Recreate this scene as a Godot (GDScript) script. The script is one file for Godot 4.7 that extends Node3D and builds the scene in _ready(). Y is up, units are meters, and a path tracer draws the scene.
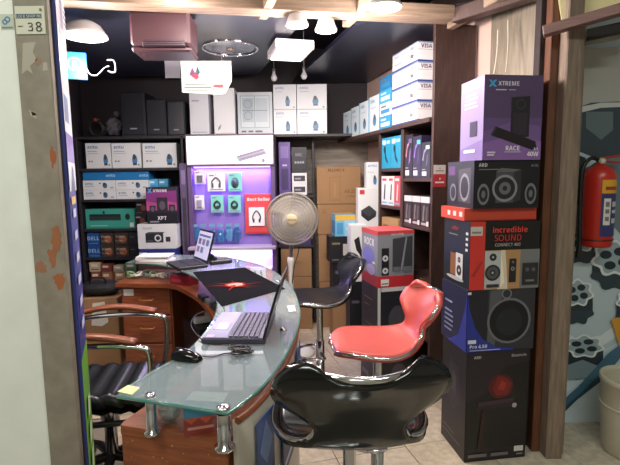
extends Node3D
# An electronics shop seen from the corridor, through its front opening.

const F := 465.0
const EYE := Vector3(0, 1.5, 0)
var view: Basis
var mats := {}
var counts := {}
var ink: StandardMaterial3D
var font: SystemFont
var bold: SystemFont
var wood_noise: ImageTexture
var wood_upright: ImageTexture
var blot_noise: ImageTexture
var fine_noise: ImageTexture
# the right-hand wall runs back at an angle
const YAW := 0.253
var A0 := Vector3(0.79, 0, -3.0)
var rw: Transform3D

# ---------------------------------------------------------------- placing
func ray(px: float, py: float) -> Vector3:
	return view * Vector3(px - 310.0, 232.5 - py, -F)
func at(px: float, py: float, d: float) -> Vector3:
	var v := ray(px, py)
	return EYE + v * (d / -v.z)
func on(px: float, py: float, h: float) -> Vector3:
	var v := ray(px, py)
	return EYE + v * ((h - EYE.y) / v.y)

# ---------------------------------------------------------------- nodes
func numbered(called: String) -> String:
	if not counts.has(called):
		counts[called] = 0
		return called
	counts[called] += 1
	return "%s_%03d" % [called, counts[called]]

func thing(called, label, category, where = Vector3.ZERO, turn = 0.0, group = "") -> Node3D:
	var o := Node3D.new()
	o.name = numbered(called)
	add_child(o)
	o.position = where
	o.rotation.y = turn
	o.set_meta("label", label)
	o.set_meta("category", category)
	if group != "":
		o.set_meta("group", group)
	return o

func struct(called, label = "") -> Node3D:
	var o := Node3D.new()
	o.name = numbered(called)
	add_child(o)
	o.set_meta("kind", "structure")
	if label != "":
		o.set_meta("label", label)
		o.set_meta("category", called.get_slice("_", 0))
	return o

func obj(called, st, m, parent) -> MeshInstance3D:
	var o := MeshInstance3D.new()
	o.name = called
	if st is SurfaceTool:
		st.generate_normals()
		o.mesh = st.commit()
	else:
		o.mesh = st
	o.material_override = m
	parent.add_child(o, true)
	return o

# ---------------------------------------------------------------- materials
func hx(c: String) -> Color:
	return Color.html(c)

func mat(c: String, rough := 0.6, metal := 0.0) -> StandardMaterial3D:
	var k := "%s %.2f %.2f" % [c, rough, metal]
	if mats.has(k):
		return mats[k]
	var m := StandardMaterial3D.new()
	m.albedo_color = hx(c)
	m.roughness = rough
	m.metallic = metal
	mats[k] = m
	return m

func tex_mat(tex: Texture2D, c: String, rough: float, scale: Vector3) -> StandardMaterial3D:
	var m := StandardMaterial3D.new()
	m.albedo_color = hx(c)
	m.albedo_texture = tex
	m.roughness = rough
	m.uv1_triplanar = true
	m.uv1_scale = scale
	return m

func glow(c: String, e: float) -> StandardMaterial3D:
	var m := StandardMaterial3D.new()
	m.albedo_color = hx(c)
	m.emission_enabled = true
	m.emission = hx(c)
	m.emission_energy_multiplier = e
	m.roughness = 0.5
	return m

func glass(c: String, alpha: float) -> StandardMaterial3D:
	var m := StandardMaterial3D.new()
	var q := hx(c)
	q.a = alpha
	m.albedo_color = q
	m.transparency = BaseMaterial3D.TRANSPARENCY_ALPHA
	m.roughness = 0.03
	return m

func noise_tex(seed_: int, freq: float, oct: int, stretch: Vector2, lo: float, hi: float) -> ImageTexture:
	var n := FastNoiseLite.new()
	n.seed = seed_
	n.frequency = freq
	n.fractal_octaves = oct
	var im := Image.create(256, 256, true, Image.FORMAT_RGB8)
	for y in 256:
		for x in 256:
			# blend across the border so that the tile repeats without a seam
			var a := n.get_noise_2d(x * stretch.x, y * stretch.y)
			var b := n.get_noise_2d((x - 256) * stretch.x, y * stretch.y)
			var c := n.get_noise_2d(x * stretch.x, (y - 256) * stretch.y)
			var d := n.get_noise_2d((x - 256) * stretch.x, (y - 256) * stretch.y)
			var tx := x / 256.0
			var ty := y / 256.0
			var v = lerp(lerp(a, b, tx), lerp(c, d, tx), ty)
			v = clampf(lerp(lo, hi, clampf(v * 1.6 + 0.5, 0, 1)), 0, 1)
			im.set_pixel(x, y, Color(v, v, v))
	im.generate_mipmaps()
	return ImageTexture.create_from_image(im)

# ---------------------------------------------------------------- shapes
func sts() -> SurfaceTool:
	var st := SurfaceTool.new()
	st.begin(Mesh.PRIMITIVE_TRIANGLES)
	return st

func tri(st: SurfaceTool, a: Vector3, b: Vector3, c: Vector3, out: Vector3):
	if (a - c).cross(a - b).dot(out) < 0.0:
		var t := b
		b = c
		c = t
	st.add_vertex(a); st.add_vertex(b); st.add_vertex(c)

func quad(st, a, b, c, d, out):
	tri(st, a, b, c, out)
	tri(st, a, c, d, out)

func box(st: SurfaceTool, mid: Vector3, size: Vector3, bev := 0.0, bas := Basis.IDENTITY):
	st.set_smooth_group(-1)
	var h := size * 0.5
	bev = minf(bev, minf(h.x, minf(h.y, h.z)) * 0.9)
	var P := {}
	for sx in [-1, 1]:
		for sy in [-1, 1]:
			for sz in [-1, 1]:
				P[[0, sx, sy, sz]] = mid + bas * Vector3(sx * h.x, sy * (h.y - bev), sz * (h.z - bev))
				P[[1, sx, sy, sz]] = mid + bas * Vector3(sx * (h.x - bev), sy * h.y, sz * (h.z - bev))
				P[[2, sx, sy, sz]] = mid + bas * Vector3(sx * (h.x - bev), sy * (h.y - bev), sz * h.z)
	for s in [-1, 1]:
		quad(st, P[[0, s, -1, -1]], P[[0, s, 1, -1]], P[[0, s, 1, 1]], P[[0, s, -1, 1]], bas * Vector3(s, 0, 0))
		quad(st, P[[1, -1, s, -1]], P[[1, 1, s, -1]], P[[1, 1, s, 1]], P[[1, -1, s, 1]], bas * Vector3(0, s, 0))
		quad(st, P[[2, -1, -1, s]], P[[2, 1, -1, s]], P[[2, 1, 1, s]], P[[2, -1, 1, s]], bas * Vector3(0, 0, s))
	if bev > 0.0:
		for s in [-1, 1]:
			for t in [-1, 1]:
				quad(st, P[[0, s, t, -1]], P[[0, s, t, 1]], P[[1, s, t, 1]], P[[1, s, t, -1]], bas * Vector3(s, t, 0))
				quad(st, P[[0, s, -1, t]], P[[0, s, 1, t]], P[[2, s, 1, t]], P[[2, s, -1, t]], bas * Vector3(s, 0, t))
				quad(st, P[[1, -1, s, t]], P[[1, 1, s, t]], P[[2, 1, s, t]], P[[2, -1, s, t]], bas * Vector3(0, s, t))
				for u in [-1, 1]:
					tri(st, P[[0, s, t, u]], P[[1, s, t, u]], P[[2, s, t, u]], bas * Vector3(s, t, u))

func one_box(mid, size, bev := 0.0, bas := Basis.IDENTITY) -> SurfaceTool:
	var st := sts()
	box(st, mid, size, bev, bas)
	return st

func bar(st, a: Vector3, b: Vector3, w: float, h: float, bev := 0.0):
	var z := (b - a).normalized()
	var up := Vector3.UP if absf(z.y) < 0.95 else Vector3.RIGHT
	var x := up.cross(z).normalized()
	var y := z.cross(x)
	box(st, (a + b) * 0.5, Vector3(w, h, a.distance_to(b)), bev, Basis(x, y, z))

func tube(st: SurfaceTool, pts: Array, r, sides := 8, closed := false):
	st.set_smooth_group(0)
	var n := pts.size()
	var rings := []
	var up := Vector3.UP
	for i in n:
		var a: Vector3 = pts[(i - 1 + n) % n] if (closed or i > 0) else pts[0]
		var b: Vector3 = pts[(i + 1) % n] if (closed or i < n - 1) else pts[n - 1]
		var t := (b - a).normalized()
		if i == 0 and absf(t.y) > 0.9:
			up = Vector3.RIGHT
		up = (up - t * up.dot(t)).normalized()
		if up.length() < 0.5:
			up = t.cross(Vector3.RIGHT).normalized()
		var sd := t.cross(up)
		var ring := []
		var rr: float = r[i] if r is Array else r
		for k in sides:
			var an := TAU * k / sides
			ring.append(pts[i] + (up * cos(an) + sd * sin(an)) * rr)
		rings.append(ring)
	var m := n if closed else n - 1
	for i in m:
		var p = rings[i]
		var q = rings[(i + 1) % n]
		var mid: Vector3 = (pts[i] + pts[(i + 1) % n]) * 0.5
		for k in sides:
			var l := (k + 1) % sides
			quad(st, p[k], p[l], q[l], q[k], (p[k] + p[l] + q[k] + q[l]) * 0.25 - mid)
	if not closed:
		st.set_smooth_group(-1)
		for e in [0, n - 1]:
			var out: Vector3 = pts[0] - pts[1] if e == 0 else pts[n - 1] - pts[n - 2]
			for k in range(1, sides - 1):
				tri(st, rings[e][0], rings[e][k], rings[e][k + 1], out)

func lathe(st: SurfaceTool, prof: Array, sides := 24, xf := Transform3D.IDENTITY):
	st.set_smooth_group(0)
	for i in prof.size() - 1:
		var a: Vector2 = prof[i]
		var b: Vector2 = prof[i + 1]
		var d := b - a
		var nrm := Vector2(d.y, -d.x)
		for k in sides:
			var t0 := TAU * k / sides
			var t1 := TAU * (k + 1) / sides
			var tm := (t0 + t1) * 0.5
			var out := xf.basis * Vector3(cos(tm) * nrm.x, nrm.y, sin(tm) * nrm.x)
			var p0 := xf * Vector3(cos(t0) * a.x, a.y, sin(t0) * a.x)
			var p1 := xf * Vector3(cos(t1) * a.x, a.y, sin(t1) * a.x)
			var q0 := xf * Vector3(cos(t0) * b.x, b.y, sin(t0) * b.x)
			var q1 := xf * Vector3(cos(t1) * b.x, b.y, sin(t1) * b.x)
			if a.x > 1e-5:
				tri(st, p0, p1, q1 if b.x > 1e-5 else q0, out)
			if b.x > 1e-5:
				tri(st, p0, q1, q0, out)

func prism(st: SurfaceTool, poly: Array, y0: float, y1: float):
	# poly: Vector2(x, z)
	st.set_smooth_group(-1)
	var pp := PackedVector2Array(poly)
	var idx := Geometry2D.triangulate_polygon(pp)
	for i in range(0, idx.size(), 3):
		for s in [[y0, -1], [y1, 1]]:
			tri(st, Vector3(pp[idx[i]].x, s[0], pp[idx[i]].y), Vector3(pp[idx[i + 1]].x, s[0], pp[idx[i + 1]].y), Vector3(pp[idx[i + 2]].x, s[0], pp[idx[i + 2]].y), Vector3(0, s[1], 0))
	var ccw := not Geometry2D.is_polygon_clockwise(pp)
	for i in pp.size():
		var a := pp[i]
		var b := pp[(i + 1) % pp.size()]
		var e := b - a
		var o := Vector3(e.y, 0, -e.x) * (1.0 if ccw else -1.0)
		quad(st, Vector3(a.x, y0, a.y), Vector3(b.x, y0, b.y), Vector3(b.x, y1, b.y), Vector3(a.x, y1, a.y), o)

func sheet(st: SurfaceTool, rows: Array, thick: float):
	# a padded skin from a grid of points; the second face is the first one moved along the normals
	st.set_smooth_group(0)
	var n := rows.size()
	var m: int = rows[0].size()
	var back := []
	for i in n:
		var rr := []
		for j in m:
			var du: Vector3 = rows[min(i + 1, n - 1)][j] - rows[max(i - 1, 0)][j]
			var dv: Vector3 = rows[i][min(j + 1, m - 1)] - rows[i][max(j - 1, 0)]
			rr.append(rows[i][j] - du.cross(dv).normalized() * thick)
		back.append(rr)
	for i in n - 1:
		for j in m - 1:
			var o: Vector3 = rows[i][j] - back[i][j]
			quad(st, rows[i][j], rows[i + 1][j], rows[i + 1][j + 1], rows[i][j + 1], o)
			quad(st, back[i][j], back[i + 1][j], back[i + 1][j + 1], back[i][j + 1], -o)
	for i in n - 1:
		quad(st, rows[i][0], rows[i + 1][0], back[i + 1][0], back[i][0], rows[i][0] - rows[i][1])
		quad(st, rows[i][m - 1], rows[i + 1][m - 1], back[i + 1][m - 1], back[i][m - 1], rows[i][m - 1] - rows[i][m - 2])
	for j in m - 1:
		quad(st, rows[0][j], rows[0][j + 1], back[0][j + 1], back[0][j], rows[0][j] - rows[1][j])
		quad(st, rows[n - 1][j], rows[n - 1][j + 1], back[n - 1][j + 1], back[n - 1][j], rows[n - 1][j] - rows[n - 2][j])

func smooth(pts: Array, steps := 6, closed := false) -> Array:
	var out := []
	var n := pts.size()
	var m := n if closed else n - 1
	for i in m:
		var p0 = pts[(i - 1 + n) % n] if (closed or i > 0) else pts[0]
		var p1 = pts[i]
		var p2 = pts[(i + 1) % n]
		var p3 = pts[(i + 2) % n] if (closed or i < n - 2) else pts[n - 1]
		for k in steps:
			out.append(p1.cubic_interpolate(p2, p0, p3, float(k) / steps))
	if not closed:
		out.append(pts[n - 1])
	return out

func circle_pts(c: Vector3, ax: Vector3, ay: Vector3, n := 24) -> Array:
	var out := []
	for k in n:
		out.append(c + ax * cos(TAU * k / n) + ay * sin(TAU * k / n))
	return out

# ---------------------------------------------------------------- printing
# ops in face coordinates: u across 0..1, v up 0..1
func print_on(parent: Node3D, called: String, face: Transform3D, W: float, H: float, ops: Array, m = null):
	if ops.is_empty():
		return
	var st := sts()
	var lay := 0.0006
	for op in ops:
		var tris := []
		var col: Color
		match op[0]:
			"r":
				col = hx(op[5])
				tris = [Vector2(op[1], op[2]), Vector2(op[1], op[4]), Vector2(op[3], op[4]), Vector2(op[1], op[2]), Vector2(op[3], op[4]), Vector2(op[3], op[2])]
			"e":
				col = hx(op[5])
				var N := 20
				for k in N:
					var a := TAU * k / N
					var b := TAU * (k + 1) / N
					tris.append(Vector2(op[1], op[2]))
					tris.append(Vector2(op[1] + cos(a) * op[3], op[2] + sin(a) * op[4]))
					tris.append(Vector2(op[1] + cos(b) * op[3], op[2] + sin(b) * op[4]))
			"o":
				# ring: centre, outer radius in heights, share of the inner radius
				col = hx(op[5])
				var N := 24
				var ru: float = op[3] * H / W
				for k in N:
					var a := TAU * k / N
					var b := TAU * (k + 1) / N
					var ca := Vector2(cos(a) * ru, sin(a) * op[3])
					var cb := Vector2(cos(b) * ru, sin(b) * op[3])
					var cc := Vector2(op[1], op[2])
					tris.append_array([cc + ca, cc + cb, cc + cb * op[4], cc + ca, cc + cb * op[4], cc + ca * op[4]])
			"p":
				col = hx(op[2])
				var pp := PackedVector2Array()
				for i in range(0, op[1].size(), 2):
					pp.append(Vector2(op[1][i], op[1][i + 1]))
				for i in Geometry2D.triangulate_polygon(pp):
					tris.append(pp[i])
			"t":
				# text, u, v of the middle line, height, colour, align, share of the width
				col = hx(op[5])
				var t := TextMesh.new()
				t.font = bold if (op.size() > 7 and op[7]) else font
				t.text = op[1]
				t.font_size = 24
				t.pixel_size = 0.01
				t.depth = 0.0
				t.curve_step = 2.0
				var arr := t.surface_get_arrays(0)
				var vs: PackedVector3Array = arr[Mesh.ARRAY_VERTEX]
				var ix = arr[Mesh.ARRAY_INDEX]
				var lo := Vector2(1e9, 1e9)
				var hi := -lo
				for v in vs:
					lo = lo.min(Vector2(v.x, v.y))
					hi = hi.max(Vector2(v.x, v.y))
				var sc: float = op[4] * H / maxf(hi.y - lo.y, 0.01)
				var al: float = op[6] if op.size() > 6 else 0.0
				var ox: float = lerp(lo.x, hi.x, (al + 1.0) * 0.5)
				var order := []
				if ix == null or ix.size() == 0:
					order = range(vs.size())
				else:
					order = Array(ix)
				for i in order:
					tris.append(Vector2(op[2] + (vs[i].x - ox) * sc / W, op[3] + (vs[i].y - (lo.y + hi.y) * 0.5) * sc / H))
		st.set_color(col.srgb_to_linear())
		var nn := face.basis.z
		st.set_normal(nn)
		for i in range(0, tris.size() - 2, 3):
			var q := []
			for k in 3:
				var p: Vector2 = tris[i + k]
				q.append(face * Vector3(p.x * W, p.y * H, lay))
			if (q[0] - q[2]).cross(q[0] - q[1]).dot(nn) < 0:
				q.reverse()
			for p in q:
				st.add_vertex(p)
		lay += 0.0004
	var o := MeshInstance3D.new()
	o.name = called
	o.mesh = st.commit()
	o.material_override = m if m != null else ink
	parent.add_child(o, true)

func base_ops(ops: Array, c: String) -> Array:
	if ops.is_empty():
		return ops
	return [["r", 0.004, 0.004, 0.996, 0.996, c]] + ops

# a printed box; where = middle of its base, size = w, h, d; front faces local +z
func carton(called, label, category, group, where: Vector3, size: Vector3, turn: float, c: String, front := [], left := [], top := [], rough := 0.5) -> Node3D:
	var t := thing(called, label, category, where, turn, group)
	var body := obj("body", one_box(Vector3(0, size.y * 0.5, 0), size - Vector3(0.001, 0.001, 0.001), 0.004 if size.y > 0.1 else 0.002), mat(c, rough), t)
	print_on(body, "front_print", Transform3D(Basis.IDENTITY, Vector3(-size.x * 0.5, 0, size.z * 0.5)), size.x, size.y, base_ops(front, c))
	print_on(body, "side_print", Transform3D(Basis(Vector3(0, 0, 1), Vector3.UP, Vector3(-1, 0, 0)), Vector3(-size.x * 0.5, 0, -size.z * 0.5)), size.z, size.y, base_ops(left, c))
	print_on(body, "top_print", Transform3D(Basis(Vector3(1, 0, 0), Vector3(0, 0, -1), Vector3.UP), Vector3(-size.x * 0.5, size.y, size.z * 0.5)), size.x, size.z, base_ops(top, c))
	return t

# the same, from the picture columns px0..px1 and the row of its top at distance d, standing at height y0
func carton_px(called, label, category, group, px0: float, px1: float, pyt: float, y0: float, d: float, deep: float, c: String, front := [], left := [], top := [], turn := 0.0) -> Node3D:
	var a := at(px0, pyt, d)
	var b := at(px1, pyt, d)
	return carton(called, label, category, group, Vector3((a.x + b.x) * 0.5, y0, -d - deep * 0.5), Vector3(b.x - a.x, (a.y + b.y) * 0.5 - y0, deep), turn, c, front, left, top)

# brown cardboard with a strip of tape over the lid
func cardboard(label, group, where, size: Vector3, turn, front := []) -> Node3D:
	var t := thing("cardboard_box", label, "box", where, turn, group)
	var gap := 0.004
	obj("body", one_box(Vector3(0, size.y * 0.5 - 0.002, 0), size - Vector3(0.002, 0.006, 0.002), 0.004), mats["cardboard"], t)
	for s in [-1, 1]:
		obj("lid_flap", one_box(Vector3(0, size.y - 0.003, s * (size.z * 0.25 + gap * 0.25)), Vector3(size.x - 0.002, 0.004, size.z * 0.5 - gap)), mats["cardboard"], t)
	obj("tape", one_box(Vector3(0, size.y - 0.0005, 0), Vector3(size.x, 0.001, 0.05)), mat("b58f55", 0.25), t)
	obj("tape", one_box(Vector3(-size.x * 0.5, size.y - 0.05, 0), Vector3(0.002, 0.1, 0.05)), mat("b58f55", 0.25), t)
	print_on(t, "front_print", Transform3D(Basis.IDENTITY, Vector3(-size.x * 0.5, 0, size.z * 0.5)), size.x, size.y, front)
	return t

func lamp_area(parent: Node3D, xf: Transform3D, size: Vector2, c: String, e: float):
	var l := AreaLight3D.new()
	l.name = "light"
	l.area_size = size
	l.light_color = hx(c)
	l.light_energy = e
	l.shadow_enabled = true
	l.set("area_range", 14.0)
	l.set("area_attenuation", 2.0)
	parent.add_child(l, true)
	l.transform = xf

const DOWN := Basis(Vector3(1, 0, 0), Vector3(0, 0, -1), Vector3(0, 1, 0))

# ---------------------------------------------------------------- the scene
func _ready():
	view = Basis.from_euler(Vector3(deg_to_rad(-6.8), 0, 0)) * Basis.from_euler(Vector3(0, 0, deg_to_rad(-0.7)))
	var cam := Camera3D.new()
	cam.name = "camera"
	cam.fov = 2.0 * rad_to_deg(atan(232.5 / F))
	cam.near = 0.05
	cam.position = EYE
	cam.basis = view
	add_child(cam)
	cam.current = true
	var we := WorldEnvironment.new()
	we.name = "environment"
	var env := Environment.new()
	env.background_mode = Environment.BG_COLOR
	env.background_color = hx("8c8f94")
	env.background_energy_multiplier = 0.35
	env.tonemap_mode = Environment.TONE_MAPPER_LINEAR
	env.tonemap_exposure = 1.0
	env.sdfgi_enabled = true
	env.ssao_enabled = true
	env.ssil_enabled = true
	we.environment = env
	add_child(we)

	font = SystemFont.new()
	font.font_names = PackedStringArray(["Droid Sans"])
	bold = SystemFont.new()
	bold.font_names = PackedStringArray(["Droid Sans"])
	bold.font_weight = 700
	ink = StandardMaterial3D.new()
	ink.vertex_color_use_as_albedo = true
	ink.roughness = 0.42
	wood_noise = noise_tex(3, 0.02, 4, Vector2(0.5, 5.0), 0.80, 1.0)
	wood_upright = noise_tex(4, 0.02, 4, Vector2(5.0, 0.5), 0.84, 1.0)
	blot_noise = noise_tex(5, 0.03, 5, Vector2(1, 1), 0.9, 1.0)
	fine_noise = noise_tex(8, 0.09, 4, Vector2(1, 1), 0.92, 1.0)
	mats["cardboard"] = tex_mat(fine_noise, "a07c58", 0.85, Vector3(3, 3, 3))
	mats["dark_wood"] = tex_mat(wood_upright, "4a3430", 0.5, Vector3(2, 2, 2))
	mats["black_wood"] = tex_mat(wood_noise, "2e2a33", 0.5, Vector3(2, 2, 2))
	mats["desk_wood"] = tex_mat(wood_noise, "9c5636", 0.35, Vector3(1.5, 1.5, 1.5))
	mats["beam_wood"] = tex_mat(wood_noise, "97806d", 0.6, Vector3(1.5, 1.5, 1.5))
	mats["soffit"] = tex_mat(fine_noise, "252636", 0.35, Vector3(1, 1, 1))
	mats["tile_a"] = tex_mat(blot_noise, "d3c6b3", 0.25, Vector3(2, 2, 2))
	mats["tile_b"] = tex_mat(blot_noise, "cdbfa9", 0.25, Vector3(2.4, 2.4, 2.4))
	mats["jamb"] = tex_mat(blot_noise, "9a8f82", 0.6, Vector3(1.3, 1.3, 1.3))
	mats["post"] = tex_mat(wood_upright, "8a7768", 0.6, Vector3(1.5, 1.5, 1.5))
	mats["white_wall"] = tex_mat(noise_tex(14, 0.03, 3, Vector2(1, 1), 0.975, 1.0), "f6f7f0", 0.55, Vector3(0.7, 0.7, 0.7))
	mats["chrome"] = mat("d8d8dc", 0.12, 1.0)
	mats["black_leather"] = mat("15161a", 0.28)
	rw = Transform3D(Basis(Vector3.UP, YAW), A0)

	build_shell()
	build_ceiling()
	build_corridor()
	build_left_shelf()
	build_display()
	build_back_right()
	build_right_shelf()
	build_speaker_stack()
	build_counter()
	build_counter_things()
	build_chair()
	build_stools()
	build_fan()
	build_extinguisher()

# ---------------------------------------------------------------- structure
func build_shell():
	# floor: slab with a tile field laid along the right-hand wall
	var fl := struct("floor")
	obj("slab", one_box(Vector3(0, -0.06, -0.9), Vector3(9, 0.1, 9.4)), mat("8d8578", 0.8), fl)
	var T := 0.405
	var ts := one_box(Vector3.ZERO, Vector3(T - 0.004, 0.012, T - 0.004), 0.0015)
	ts.generate_normals()
	var tmesh := ts.commit()
	var rng := RandomNumberGenerator.new()
	rng.seed = 4
	var bas := Basis(Vector3.UP, YAW)
	for i in range(-8, 11):
		for j in range(-14, 1):
			var p := bas * Vector3(i * T + 0.1, 0, j * T) 
			if p.z > -1.2 or p.z < -4.75 or p.x > 2.5 or p.x < -2.2 or absf(p.x) > -p.z * 0.95 + 0.4:
				continue
			if p.x < -0.2 + 0.44 * (p.z + 2.4) - 1.1:
				continue
			var t := MeshInstance3D.new()
			t.name = "tile"
			t.mesh = tmesh
			t.material_override = mats["tile_a"] if rng.randf() < 0.6 else mats["tile_b"]
			fl.add_child(t, true)
			t.transform = Transform3D(bas, p + Vector3(0, -0.006, 0))
	# walls
	var wb := struct("wall_back")
	obj("wall_panel", one_box(Vector3(-0.8, 1.4, -5.0), Vector3(4.2, 2.8, 0.12)), mat("2b242a", 0.7), wb)
	obj("plank_panel", one_box(Vector3(0.2, 0.95, -4.925), Vector3(1.05, 1.9, 0.02)), tex_mat(wood_noise, "a39a90", 0.7, Vector3(1, 1, 1)), wb)
	# left wall, set back behind the jamb
	var wl := struct("wall_left")
	var la := Vector3(-1.60, 0, -1.80)
	var lb := Vector3(-2.36, 0, -4.97)
	var s := sts()
	prism(s, [Vector2(la.x, la.z), Vector2(lb.x, lb.z), Vector2(lb.x - 0.1, lb.z), Vector2(la.x - 0.1, la.z)], 0, 2.8)
	obj("wall_panel", s, mat("3a3540", 0.6), wl)
	# right wall
	var wr := struct("wall_right")
	var rt := Transform3D(Basis(Vector3.UP, YAW), A0)
	var foil := tex_mat(wood_upright, "94897a", 0.4, Vector3(1.2, 1.2, 1.2))
	foil.metallic = 0.2
	s = sts()
	box(s, rt * Vector3(0.36, 1.4, -0.93), Vector3(0.1, 2.8, 2.1), 0, rt.basis)
	obj("wall_panel", s, mat("c4a79d", 0.7), wr)
	s = sts()
	box(s, rt * Vector3(0.36, 1.4, 0.36), Vector3(0.1, 2.8, 0.48), 0, rt.basis)
	obj("foil_panel", s, foil, wr)
	# front: white wall and painted jamb on the left
	var JD := 1.60
	var jx0 := at(31, 232, JD).x
	var jx1 := at(63.5, 232, JD).x
	var wf := struct("wall_front")
	obj("plaster", one_box(Vector3(jx0 - 1.0, 1.4, -JD - 0.09), Vector3(2.0, 2.8, 0.16)), mats["white_wall"], wf)
	print_on(wf, "emblem", Transform3D(Basis.IDENTITY, Vector3(at(1, 30, JD + 0.01).x, at(5, 30, JD + 0.01).y, -JD - 0.01)), 0.045, 0.05, [["r", 0.0, 0.0, 1.0, 1.0, "c9cdbd"], ["o", 0.55, 0.66, 0.2, 0.5, "4d86b0"], ["o", 0.35, 0.5, 0.18, 0.5, "4d86b0"], ["r", 0.1, 0.1, 0.9, 0.2, "6f8fa5"]])
	var tj := struct("trim_1")
	obj("jamb", one_box(Vector3((jx0 + jx1) * 0.5, 1.4, -JD - 0.0125), Vector3(jx1 - jx0, 2.8, 0.025), 0.003), mats["jamb"], tj)
	var face := Transform3D(Basis.IDENTITY, Vector3(jx0, 0, -JD))
	var W := jx1 - jx0
	rng.seed = 9
	# rust-orange primer and torn paper where the paint has come off; centre and radii in picture points
	for q in [[53, 158, 3.5, 12, "a9603f", 1], [57, 246, 6, 14, "a4694a", 3], [42, 262, 6, 7, "a4735a", 2], [58, 284, 6, 8, "ab6544", 2], [38, 62, 4, 6, "9a7a68", 1], [34, 113, 3, 3, "b08a78", 1], [53, 68, 0, 0, "", 0]]:
		var ops := []
		for k in q[5]:
			var poly := []
			var cx: float = q[0] + rng.randf_range(-2.5, 2.5) * (q[5] - 1)
			var cy: float = q[1] + rng.randf_range(-6, 6) * (q[5] - 1)
			for a in 18:
				var rr := rng.randf_range(0.45, 1.1)
				var w := at(cx + cos(TAU * a / 18) * q[2] * rr, cy + sin(TAU * a / 18) * q[3] * rr, JD)
				poly.append(clampf((w.x - jx0) / W, 0.02, 0.98))
				poly.append(w.y / 2.8)
			ops.append(["p", poly, q[4]])
		print_on(tj, "paint_wear", face, W, 2.8, ops)
	for q in [[23, 43, 36, 42, 33, 52, 37, 60, 30, 66, 33, 74, 27, 70, 22, 74], [29, 110, 36, 114, 37, 119, 31, 116], [43, 63, 47, 62, 48, 70, 43, 71]]:
		var poly := []
		for k in range(0, q.size(), 2):
			var w := at(q[k], q[k + 1], JD)
			poly.append((w.x - jx0) / W)
			poly.append(w.y / 2.8)
		print_on(tj, "torn_paper", face, W, 2.8, [["p", poly, "b5ac9f"]])
	# number card on the jamb
	var ca := at(14, 6, JD - 0.004)
	var cb := at(46, 34, JD - 0.004)
	var cw: float = cb.x - ca.x
	var ch: float = ca.y - cb.y
	var card := thing("number_card", "cream paper card with blue header and handwritten 38 on the grey jamb", "card", Vector3((ca.x + cb.x) * 0.5, cb.y, -JD + 0.002))
	obj("paper", one_box(Vector3(0, ch * 0.5, 0), Vector3(cw, ch, 0.002)), mat("d9d6c4", 0.7), card)
	print_on(card, "lettering", Transform3D(Basis.IDENTITY, Vector3(-cw * 0.5, 0, 0.001)), cw, ch, [["r", 0.01, 0.01, 0.99, 0.99, "d9d6c4"], ["r", 0.03, 0.56, 0.9, 0.72, "33506b"], ["t", "BLOCK SHOP NO.", 0.46, 0.64, 0.1, "d9d6c4"], ["r", 0.08, 0.27, 0.24, 0.3, "555248"], ["t", "3", 0.5, 0.26, 0.3, "2c2a2a"], ["t", "8", 0.78, 0.26, 0.34, "2c2a2a"], ["o", 0.88, 0.86, 0.05, 0.1, "7d6a50"]])
	# short return wall behind the jamb with a tall banner on it
	var ra := Vector3(jx1 + 0.001, 0, -JD - 0.03)
	var rb := Vector3(at(75.5, 232, 1.88).x, 0, -1.88)
	var ld := (rb - ra).normalized()
	var lo := Vector3(ld.z, 0, -ld.x)
	if lo.x > 0:
		lo = -lo
	var bl := ra.distance_to(rb)
	var wt := struct("wall_return")
	s = sts()
	prism(s, [Vector2(ra.x, ra.z), Vector2(rb.x, rb.z), Vector2(rb.x + lo.x * 0.06, rb.z + lo.z * 0.06), Vector2(ra.x + lo.x * 0.06, ra.z + lo.z * 0.06)], 0, 2.8)
	obj("wall_panel", s, mat("3a3540", 0.6), wt)
	var bn := thing("printed_banner", "tall blue, purple and green printed banner beside the grey jamb", "banner", ra + ld * (bl * 0.5) - lo * 0.006)
	var nface := -lo
	bn.basis = Basis(Vector3.UP.cross(nface), Vector3.UP, nface)
	obj("sheet", one_box(Vector3(0, 1.21, 0), Vector3(bl, 2.38, 0.01)), mat("2f3a86", 0.5), bn)
	var bf := Transform3D(Basis.IDENTITY, Vector3(-bl * 0.5, 0.02, 0.005))
	# heights of the bands from the picture rows
	var v := func(py: float) -> float:
		return (at(70, py, 1.9).y - 0.02) / 2.38
	var ops := [["r", 0.005, 0.0, 0.995, 1.0, "2f3a86"], ["r", 0, v.call(560), 1, v.call(337), "6fae38"], ["r", 0, v.call(44), 1, v.call(-20), "a29aae"], ["r", 0, v.call(96), 1, v.call(44), "d5d0d4"], ["r", 0.2, v.call(50), 1, v.call(44), "b0393a"], ["r", 0, v.call(138), 1, v.call(96), "dfe1ea"], ["r", 0.1, v.call(128), 0.6, v.call(104), "7b89b5"], ["r", 0, v.call(164), 1, v.call(138), "6a4ba0"], ["r", 0, v.call(190), 1, v.call(164), "c9cdd0"], ["p", [0.2, v.call(190), 0.5, v.call(166), 0.7, v.call(170), 0.8, v.call(190)], "39424a"], ["r", 0.1, v.call(202), 0.7, v.call(195), "d9b43c"]]
	for k in 6:
		ops.append(["r", 0.2, v.call(214 + k * 20), 0.6, v.call(206 + k * 20), "d4d9ee"])
	for k in 4:
		ops.append(["p", [0.2, v.call(392 + k * 24), 0.5, v.call(396 + k * 24), 0.6, v.call(380 + k * 24), 0.3, v.call(376 + k * 24)], "d8e2c8"])
	for k in 6:
		ops.append(["r", 0.5, v.call(8 + k * 6), 0.8, v.call(5 + k * 6), "dcd8e4"])
	print_on(bn, "banner_print", bf, bl, 2.38, ops)
	# post at the right side of the opening
	var tp := struct("trim_3")
	obj("post", one_box(Vector3(1.277, 1.2, -2.36), Vector3(0.085, 2.4, 0.12), 0.006), mats["post"], tp)
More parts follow.
